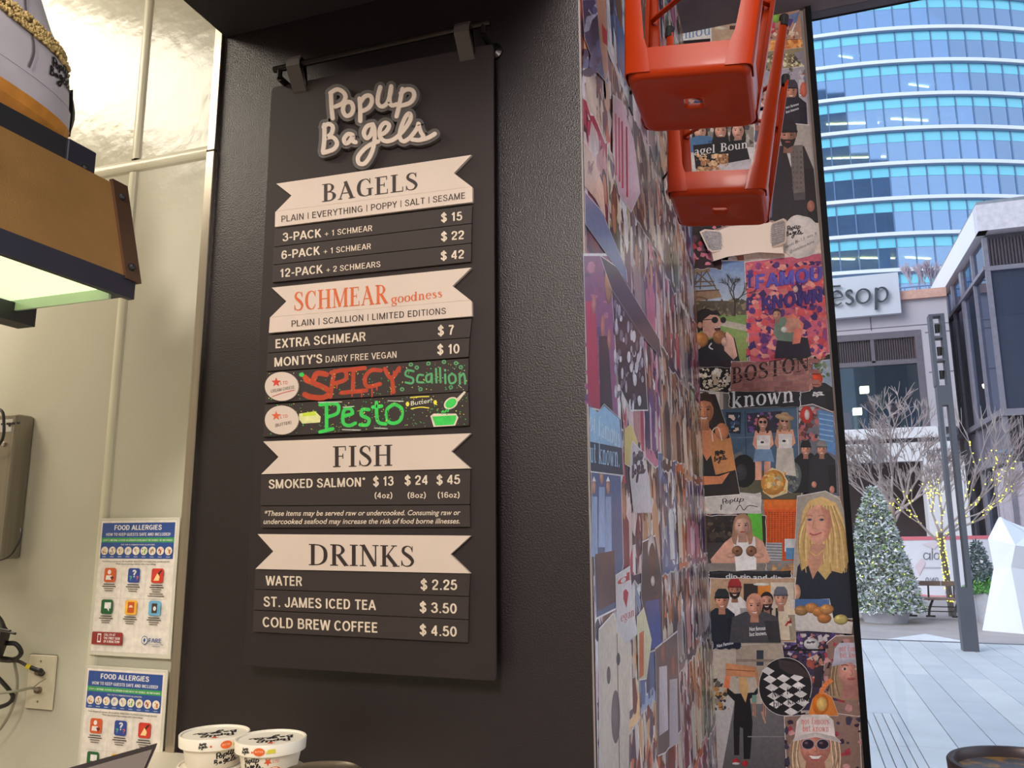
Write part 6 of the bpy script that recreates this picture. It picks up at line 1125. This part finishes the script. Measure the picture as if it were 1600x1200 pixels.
# sign
sg = thing('shop_sign', 'large white sign panel reading esop in thin dark letters', 'sign', P(1350, 490, 1, YA-.25))
s0 = P(1290, 498, 1, YA-.3); s1 = P(1403, 425, 1, YA-.3); s2 = P(1403, 489.5, 1, YA-.3)
B().bbox((s0[0]-1.2, YA-.3, s2[2]), (s1[0], YA-.125, s1[2]), .01).build('panel', mat('sign panel grey white', (200, 202, 214), .5, noise=.02), sg)
gl = {'e': ([([(.08, .36), (.5, .38), (.5, .5), (.4, .64), (.26, .67), (.1, .55), (.06, .34), (.12, .12), (.3, .02), (.5, .12)], [.03, .03, .05, .08, .06, .1, .1, .09, .06, .03]), ([(.1, .9), (.46, .9)], .05)], .62),
      's': ([([(.36, .56), (.26, .66), (.12, .62), (.08, .5), (.2, .38), (.34, .26), (.36, .12), (.22, .01), (.05, .1)], [.04, .06, .06, .1, .11, .11, .09, .06, .04])], .48),
      'o': ([RO(.34, .34, .29, .32, .09, .035)], .76), 'p': ([([(.14, .66), (.14, -.32)], .12), RO(.38, .34, .25, .32, .09, .035, -140, 130)], .72)}
def signtext(s, a, b, cap, y, depth, m, name, parent):
    x = 0; polys = []
    for ch in s:
        g, adv = gl[ch]
        for pts, w in g: polys += [[(p+x, q) for p, q in pl] for pl in ribbon(pts, w, sub=5)]
        x += adv
    bb = B(); a = np.array(a); b = np.array(b)
    for i, pl in enumerate(polys):
        bb.prism([P(*(a+(b-a)*p/x+np.array([0, -cap*q])), 1, y-(i % 13)*1e-3) for p, q in pl], (0, depth, 0))
    return bb.build(name, m, parent)
signtext('esop', (1297, 478), (1390, 470), 34, YA-.42, .09, mat('dark sign letters', (58, 66, 76), .4), 'lettering', sg)
B().box((s0[0], YA-.16, 8.3), (s1[0]-.5, YA-.02, 8.6)).build('mounting_rail', dk2, sg)
# rear terrace: railing, bare shrub, roof bands
rt = thing('roof_railing', 'thin metal railing on the roof terrace right of the white sign', 'railing', (4.5, 30, 8.6))
B().box((3.0, 29.9, 8.0), (5.6, 34, 9.35)).build('parapet', mat('terrace parapet', (150, 130, 134), .7), rt)
for z in (9.86, 9.64): B().tube([(3.0, 30, z), (5.6, 30, z)], .02, 6).build('rail', mul, rt)
for k in range(7): B().tube([(3.3+.38*k, 30, 9.3), (3.3+.38*k, 30, 9.87)], .018, 6).build('post', mul, rt)

# --- glass pavilion on the right
XB, YB0 = 5.0, 22.8
rb_ = thing('glass_pavilion', 'dark glass pavilion with a thick white roof frame on the right', 'building', (7, 26, 0))
wf = mat('white roof frame', (226, 226, 236), .5, noise=.02); mm = mat('pavilion mullion', (128, 124, 138), .45, .2); wf_shaded = mat('shaded roof frame front', (206, 200, 212), .5)
b = B().box((XB-.12, YB0-.3, 9.08), (XB+.1, 31.6, 9.78)); b.box((XB-.12, 28.4, 0), (XB+.0, 30.0, 9.08)); b.build('roof_frame', wf, rb_)
B().box((XB-.121, YB0-.301, 9.08), (10, YB0+.1, 9.79)).build('fascia', wf_shaded, rb_)  # front of the same white frame, its shaded tone put in the colour
B().box((XB-.05, YB0-.1, 9.79), (10, 31, 9.95)).build('roof_edge', mat('grey roof edge', (130, 136, 144), .6), rb_)
B().box((XB+.1, YB0+.1, 8.95), (10, 31.6, 9.08)).build('ceiling', mat('dark soffit', (80, 76, 90), .6), rb_)
pg = glassmat('pavilion glass', (170, 184, 210), .12, .02, (.55, .6, .66), .45, (84, 90, 112))
ys = [YB0, 24.2, 25.8, 27.2, 28.3]
for a, c in zip(ys, ys[1:]):
    for z0, z1 in ((4.5, 8.1), (8.2, 8.95)): B().box((XB+.04, a+.05, z0), (XB+.06, c-.05, z1)).build('pane', pg, rb_)
    B().box((XB+.02, a+.05, 3.3), (XB+.06, c-.05, 4.3)).build('spandrel_panel', mat('slate panel', (110, 104, 120), .4), rb_)
    B().box((XB+.04, a+.05, .1), (XB+.06, c-.05, 3.15)).build('pane', pg, rb_)
for i, y in enumerate(ys): B().box((XB-.03 if i else XB-.01, y-(.14 if i == 2 else .05), 0), (XB+.1, y+(.14 if i == 2 else .05), 8.98)).build('mullion', mm, rb_)
for z, h in ((8.12, .1), (4.33, .14), (3.17, .12)): B().box((XB-(.1 if z < 8 else .05), YB0-.02, z), (XB+.1, 28.38, z+h)).build('transom', mm, rb_)
for a, c in ((22.95, 23.7), (23.8, 24.4)): B().box((XB-.01, a, .1), (XB+.03, c, 3.1)).build('lower_panel', mat('pale lilac panel', (190, 178, 192), .5), rb_)
# front face
B().box((XB+.1, YB0+.02, 4.5), (10, YB0+.04, 8.1)).build('pane', pg, rb_)
B().box((XB+.05, YB0-.06, 8.08), (10, YB0+.05, 8.2)).box((XB-.05, YB0-.1, 4.33), (10, YB0+.05, 4.5)).build('transom', mm, rb_)
for k in range(60): B().box((XB+.1+k*.075, YB0-.02, 8.22), (XB+.14+k*.075, YB0+.03, 8.95)).build('louvre_slat', lv, rb_)
for k in range(40): B().box((XB+.08+k*.075, YB0-.04, 3.25), (XB+.12+k*.075, YB0+.01, 4.31)).build('louvre_slat', lv, rb_)
B().box((XB+.05, YB0+.04, 3.2), (10, YB0+.08, 4.33)).box((XB+.1, YB0+.05, 8.2), (10, YB0+.09, 8.95)).build('louvre_backing', MC['dark soffit'], rb_)
B().box((XB+.3, YB0+.02, 0), (10, YB0+.06, 3.2)).build('lower_wall', mat('slate wall', (96, 100, 118), .5), rb_)
B().box((XB-.02, YB0-.02, 0), (XB+.3, YB0+.06, 3.2)).build('corner_panel', MC['pale lilac panel'], rb_)
B().tube([(5.62, YB0+.5, 4.4), (5.50, YB0+.5, 9)], .14, 12).build('column', mat('concrete column', (170, 184, 196), .6), rb_)
B().box((XB+.1, 29.4, 0), (10, 29.6, 9)).box((8.6, YB0+.1, 0), (8.8, 29.4, 9)).box((XB+.1, YB0+.1, 4.3), (8.6, 29.4, 4.5)).build('interior_wall', mat('pavilion interior', (104, 104, 116), .7, noise=.3, scale=.7), rb_)
for z in (6.9, 7.1, 7.3, 7.5, 7.7): B().box((XB+.7, YB0+.7, z), (8.5, YB0+.75, z+.07)).build('blind_slat', mat('grey blind', (150, 152, 164), .6), rb_)
q = P(1552, 600, 1, YB0+1.6); B().tube([(q[0]-.25, q[1], q[2]-.05), (q[0]+.2, q[1], q[2]+.05)], [.06, .11], 10).build('pendant_lamp', wl_, rb_)
q = P(1572, 707, 1, YB0-.3); fl_ = B().ball(tuple(q), .14, 10, 6, (1.5, 1, .6)).tube([tuple(q), (q[0]+.25, YB0+.0, q[2]+.15)], .05, 6); tag(fl_.build('floodlight', mat('slate fitting', (90, 104, 124), .4), rb_))

# --- tall neighbours behind the shop, seen mirrored in the tower's glass
nb = mat('neighbour facade', (96, 104, 116), .6, noise=.3, scale=.08)
struct('neighbour_block_west', B().box((9, -70, 0), (34, -42, 142)).box((34, -70, 0), (62, -42, 131)).box((62, -70, 0), (92, -42, 113)), nb)
# --- plaza furniture
YP = 12.1
def pzb(x0, y0, x1, y1): a = P(x0, y0, 1, YP); c = P(x1, y1, 1, YP); return a, c
lp_ = thing('light_column', 'tall dark grey square lamp column with slots and three spotlights', 'lamp post', (2.0, YP+.1, 0))
X0, X1 = 1.915, 2.098; zA, zB_, zC_, zT = .795, 3.19, 3.46, 4.43
pm = mat('graphite steel', (84, 86, 98), .5, .2, noise=.05, scale=3)
B().box((X0, YP, 0), (X1, YP+.18, zA)).build('base', pm, lp_)
for a, c in ((X0, X0+.045), (X1-.06, X1)): B().box((a, YP, zA), (c, YP+.18, zB_)).build('upright', pm, lp_)
B().box((X0, YP, zB_), (X1, YP+.18, zC_)).build('mid_block', pm, lp_)
for a, c in ((X0-.01, X0+.035), (X1-.05, X1)): B().box((a, YP, zC_), (c, YP+.18, zT)).build('upright', pm, lp_)
B().box((X0-.01, YP, zT), (X1, YP+.18, zT+.03)).build('top_cap', pm, lp_)
for z in (3.80, 4.12): B().box((X0+.035, YP, z), (X1-.05, YP+.18, z+.03)).build('divider', pm, lp_)
for z in (3.62, 3.95, 4.27):
    s = B().lathe([(.0, -.06), (.035, -.06), (.045, .05), (.04, .055), (0, .05)], (2.0, YP+.09, z), 14, False).build('spotlight', dark, lp_)
    B().box((X0+.036, YP+.02, z-.12), (X0+.05, YP+.17, z+.12)).build('light_strip', mat('led diffuser', (226, 226, 236), .4), s)
B().box((X0+.046, YP+.03, 2.5), (X0+.062, YP+.15, zB_-.02)).build('light_strip', MC['led diffuser'], lp_)
# white banner fence
bn = thing('banner_fence', 'white hoarding banner with pink edge stripes and lettering alo behind the bench', 'banner', (3.3, 22, 0))
B().box((2.2, 22, .02), (4.6, 22.03, 1.38)).build('panel', mat('white banner vinyl', (228, 226, 236), .4, noise=.04, scale=1.5), bn)
f = Flat(); f.poly([(1408, 838.5), (1548, 836.5), (1548, 842), (1408, 844.5)], (226, 120, 134)); f.line([(1425, 928), (1450, 931), (1470, 932), (1500, 930)], 2.6, (226, 140, 150))
f.many(ribbon([(1452, 866), (1446, 864), (1443, 869), (1446, 874), (1452, 871), (1453, 864), (1453, 875)], 1.1), (84, 84, 96)); f.line([(1456.5, 856), (1456.5, 875)], 1.1, (84, 84, 96)); f.many(ribbon(ell(1463.5, 869, 4.2, 5, 0, 12)+[(1467.7, 869)], 1.1, sub=1), (84, 84, 96))
f.rect(1431, 886, 1470, 888, (190, 186, 200)); f.glyphs(S('0/40', 0), (1446, 910), (1466, 910), 8, (120, 120, 132)); f.poly([(1430, 884), (1440, 872), (1446, 880), (1436, 900)], (226, 206, 216)); f.poly([(1440, 850), (1470, 846), (1460, 858)], (226, 212, 222))
f.build('banner_print', lambda x, y, l: P(x, y, 1, 21.99-.001*l), SIGN, bn)
# bench
be = thing('park_bench', 'slatted wooden bench with dark iron legs in front of the banner', 'bench', (2.1, 16.5, 0))
wd = mat('weathered bench wood', (140, 112, 100), .6, noise=.15, scale=8, stretch=(1, 8, 8)); ir = mat('dark iron', (54, 50, 60), .5)
for x0, x1 in ((1.80, 2.38), (2.38, 2.62)): 
    B().box((x0, 16.60, .555), (x1-.01, 16.63, .64)).build('back_slat', wd, be)
for k in range(3): B().box((1.80, 16.2+.12*k, .335), (2.66, 16.3+.12*k, .36)).build('seat_slat', wd, be)
for x in (1.86, 2.15, 2.56):
    B().tube(smooth_pts([(x-.05, 16.35, .05), (x-.02, 16.4, .18), (x+.05, 16.45, .33)]), .022, 6).tube([(x+.0, 16.58, .3), (x+.02, 16.62, .62)], .016, 6).tube([(x-.09, 16.4, .045), (x+.06, 16.4, .045)], .018, 6).build('leg', ir, be)
for z in (.12, .2): B().tube([(1.80, 16.5, z), (2.6, 16.5, z)], .01, 6).build('stretcher', ir, be)

# --- trees
def branches(base, dirv, L, R_, depth, seed, spread=.6, n=3, up=.12, keep=.72):
    r = random.Random(seed); segs = []
    def go(p, d, l, rad_, k):
        q = p+d*l*.5+Vector((r.uniform(-1, 1), r.uniform(-1, 1), r.uniform(-1, 1)))*l*.06; e = q+d*l*.5
        segs.append((p, q, e, rad_))
        if k == 0: return
        for _ in range(n if k > 1 else n+1):
            nd = (d+Vector((r.uniform(-1, 1), r.uniform(-1, 1), r.uniform(-.7, 1)))*spread+Vector((0, 0, up))).normalized()
            go(q.lerp(e, r.uniform(.3, 1)), nd, l*r.uniform(.6, .85)*keep/.72, rad_*.62, k-1)
    go(Vector(base), Vector(dirv).normalized(), L, R_, depth); return segs
def wood(segs, minr=.004):
    b = B()
    for p, q, e, r_ in segs: b.tube([p, q, e], [max(minr, r_), max(minr, r_*.85), max(minr*.8, r_*.62)], 4 if r_ < .02 else 7, False)
    return b
bark = mat('pale tan bark', (150, 130, 120), .7, noise=.15, scale=12); twigm = mat('pale twigs', (164, 150, 150), .7, noise=.1)
t1 = thing('bare_tree', 'taller bare pale tree behind the frosted conifer', 'tree', (2.0, 19, 0), 'bare plaza trees')
B().tube([(2.02, 19, 0), (2.0, 19, .9), (1.9, 19, 1.7), (1.93, 19, 2.2)], [.10, .085, .075, .06], 9).build('trunk', bark, t1)
for s, (d, L) in enumerate((((-.15, 0, 1), .9), ((.45, .1, .9), .95), ((-.75, 0, .8), .8), ((.75, -.1, .55), .85), ((-.3, .2, .9), .7), ((.15, .1, 1), 1.0))):
    wood(branches((1.92, 19, 1.55+.1*s), d, L*.92, .034, 5, 40+s, .62, 3, .10, .70), .0062).build('branch', twigm, t1)
t2 = thing('string_light_tree', 'small bare tree wound with yellow fairy lights beside the lamp column', 'tree', (2.5, 17, 0), 'bare plaza trees')
B().tube([(2.56, 17, 0), (2.55, 17, .6), (2.51, 17, 1.2), (2.50, 17, 1.5)], [.055, .05, .045, .04], 9).build('trunk', mat('dark bark', (110, 100, 96), .7), t2)
allseg = []
for s, (d, L) in enumerate((((-.6, 0, .75), .55), ((.1, 0, 1), .6), ((.7, 0, .7), .6), ((1.0, .1, .42), .85), ((-.2, .2, .9), .5), ((.9, 0, .75), .95))):
    sg_ = branches((2.51, 17, 1.28+.04*s), d, L, .026, 4, 60+s, .5, 3, .12, .74); allseg += sg_
    wood(sg_, .0052).build('branch', twigm, t2)
bulb = mat('fairy light bulb', (250, 244, 90), .5, emit=2.2, emcol=(252, 242, 80)); r = random.Random(3)
fl2 = thing('fairy_lights', 'string of yellow fairy lights wound on the small bare tree', 'lights', (2.5, 17, 0))
b = B(); pts = []
for k in range(110): z = r.uniform(.25, 1.5); a = r.uniform(0, 6.28); pts.append((2.56-(z/1.5)*.06+.056*cos(a), 17+.056*sin(a), z))
big = [s for s in allseg if s[3] > .009]
for k in range(190): p, q, e, _ = r.choice(big); t = r.random(); c = p.lerp(e, t); pts.append((c[0]+r.uniform(-.02, .02), c[1]+r.uniform(-.02, .02)-.02, c[2]+r.uniform(-.02, .02)))
for p in pts: b.ball(p, .0125, 5, 3)
o = b.build('bulb', bulb, fl2); o['kind'] = 'stuff'
B().tube(smooth_pts([(2.56-(z/1.5)*.06+.054*cos(z*38), 17+.054*sin(z*38), z) for z in np.linspace(.2, 1.5, 60)], 2), .003, 4).build('wire', ir, fl2)
fm = printmat('foliage', .6, .3); 
def foliage(name, shape, n, pal, seed, parent, sz=.05):
    r = random.Random(seed); b = B()
    for k in range(n):
        c, out = shape(r); c = Vector(c); a = Vector((r.uniform(-1, 1), r.uniform(-1, 1), r.uniform(-1, 1))).normalized(); a = (a+Vector(out)*.8).normalized(); d = a.orthogonal().normalized(); s = sz*r.uniform(.5, 1.3); w = s*.28
        b.add([c-d*w, c+a*s, c+d*w, c+a*s*.4+a.cross(d)*w], [(0, 1, 2), (0, 3, 1)], r.choice(pal))
    o = b.build(name, fm, parent); o['kind'] = 'stuff'; return o
con = thing('frosted_conifer', 'wide conifer with frosty white-green needles and lights, in a low planter', 'tree', (1.33, 15.7, 0))
B().lathe([(.34, 0), (.40, .21), (.38, .22), (.36, .19), (0, .18)], (1.33, 15.6, 0), 28, False).build('planter', mat('light stone planter', (176, 176, 186), .6), con, smooth=True)
B().tube([(1.33, 15.7, .15), (1.33, 15.7, 2.0)], [.05, .015], 8).build('trunk', bark, con)
def cone_(cx, cy, z0, z1, R_):
    def f_(r):
        t = r.random()**1.4; a = r.uniform(0, 2*pi); rr_ = R_*(1-t)**.75*(.45+.6*math.sqrt(r.random()))+.03; out = (cos(a), sin(a), -.2)
        return (cx+rr_*cos(a), cy+rr_*sin(a), z0+(z1-z0)*t), out
    return f_
foliage('needles', cone_(1.30, 15.7, .2, 2.28, .62), 9000, [(232, 234, 240), (206, 212, 220), (150, 166, 162), (84, 104, 88), (240, 242, 246), (70, 84, 80), (190, 200, 200), (140, 170, 90), (236, 238, 242)], 5, con, .075)
b = B(); r = random.Random(8); g_ = cone_(1.30, 15.7, .25, 2.2, .66)
for k in range(90): b.ball(g_(r)[0], .011, 5, 3)
o = b.build('bulb', bulb, con); o['kind'] = 'stuff'
con2 = thing('planted_pot', 'pale round planter with green shrub and small dark conifer by the lamp column', 'plant', (3.0, 16, 0))
B().lathe([(.26, 0), (.30, .5), (.31, .56), (.28, .56), (.27, .5), (0, .48)], (3.08, 16, 0), 28, False).build('planter', MC['light stone planter'], con2, smooth=True)
foliage('shrub', lambda r: ((lambda a, q: ((3.0+.34*q*cos(a), 16+.3*q*sin(a), .50+.32*r.random()*(1.1-q)), (cos(a)*.5, sin(a)*.5, .6)))(r.uniform(0, 6.28), math.sqrt(r.random()))), 1600, [(96, 160, 84), (120, 186, 104), (70, 120, 70), (150, 200, 130)], 9, con2, .09)
foliage('small_conifer', cone_(2.92, 16.05, .7, 1.34, .17), 900, [(84, 104, 110), (60, 80, 84), (120, 138, 144), (150, 164, 170)], 10, con2, .07)
B().tube([(2.92, 16.05, .5), (2.92, 16.05, 1.3)], .012, 6).build('stem', bark, con2)
tsh = thing('terrace_shrub', 'leafless reddish shrub behind the roof railing, against the tower', 'shrub', (4.9, 31, 9.35))
for s in range(5): wood(branches((4.5+.16*s, 31, 9.35), (random.Random(s).uniform(-.3, .3), 0, 1), .62, .02, 4, 90+s, .38, 3, .2), .009).build('branch', mat('reddish twigs', (176, 160, 176), .7), tsh)
# faceted white sculpture
sc_ = thing('faceted_sculpture', 'white faceted crystal-like sculpture at the right edge', 'sculpture', (3.4, 14.9, 0))
def R3(*p): return [tuple(q) for q in p]
rg = [[(2.615, 14.7, 0), (3.1, 14.35, 0), (3.9, 14.5, 0), (4.1, 15.2, 0), (3.3, 15.6, 0)], [(2.87, 14.72, .95), (3.05, 14.45, .97), (3.7, 14.6, .85), (3.8, 15.1, .9), (3.3, 15.3, .9)],
      [(2.835, 14.72, 1.40), (3.12, 14.35, 1.30), (3.9, 14.5, 1.2), (4.0, 15.1, 1.3), (3.3, 15.4, 1.35)], [(3.02, 14.75, 1.73), (3.05, 14.75, 1.735), (3.4, 14.8, 1.46), (3.45, 15.0, 1.5), (3.15, 15.0, 1.7)]]
V = [p for q in rg for p in q]; F = []
for i in range(3):
    for j in range(5):
        a, b2, c, d = i*5+j, i*5+(j+1) % 5, (i+1)*5+(j+1) % 5, (i+1)*5+j; F += [(a, b2, c), (a, c, d)]
F += [tuple(range(15, 20)), tuple(range(4, -1, -1))]
mesh_obj('faceted_body', V, F, mat('white fibreglass', (232, 234, 244), .4, noise=.01), sc_)
# round bar table at the lower right, inside the window
ct = P(1614, 1195, 2, .9); lt = P(1484.5, 1190, 2, .9); R_ = float(np.hypot(*(ct-lt)[:2]))
bt = thing('bar_table', 'round dark metal bar table with raised rim and ochre speckled top, lower right corner', 'table', (ct[0], ct[1], 0))
cc = (ct[0], ct[1], 0)
rim = mat('dark bronze rim', (74, 64, 66), .35, .5)
B().lathe([(R_-.02, .86), (R_-.002, .865), (R_, .895), (R_-.004, .90), (R_-.016, .90), (R_-.02, .893), (R_-.022, .872)], cc, 64, False).build('rim', rim, bt, smooth=True)
B().lathe([(0, .862), (R_-.018, .862), (R_-.018, .874), (0, .874)], cc, 64, False).build('table_top', mat('ochre speckled zinc', (104, 108, 116), .3, .3, scale=16, col2=(196, 150, 84), thr=(.50, .60)), bt)  # grey top with ochre noise speckles
B().tube([(cc[0], cc[1], .03), (cc[0], cc[1], .86)], .03, 16).build('pedestal', dark, bt)
B().lathe([(.0, 0), (.22, 0), (.22, .012), (.04, .03), (0, .03)], cc, 32, False).build('base', dark, bt)
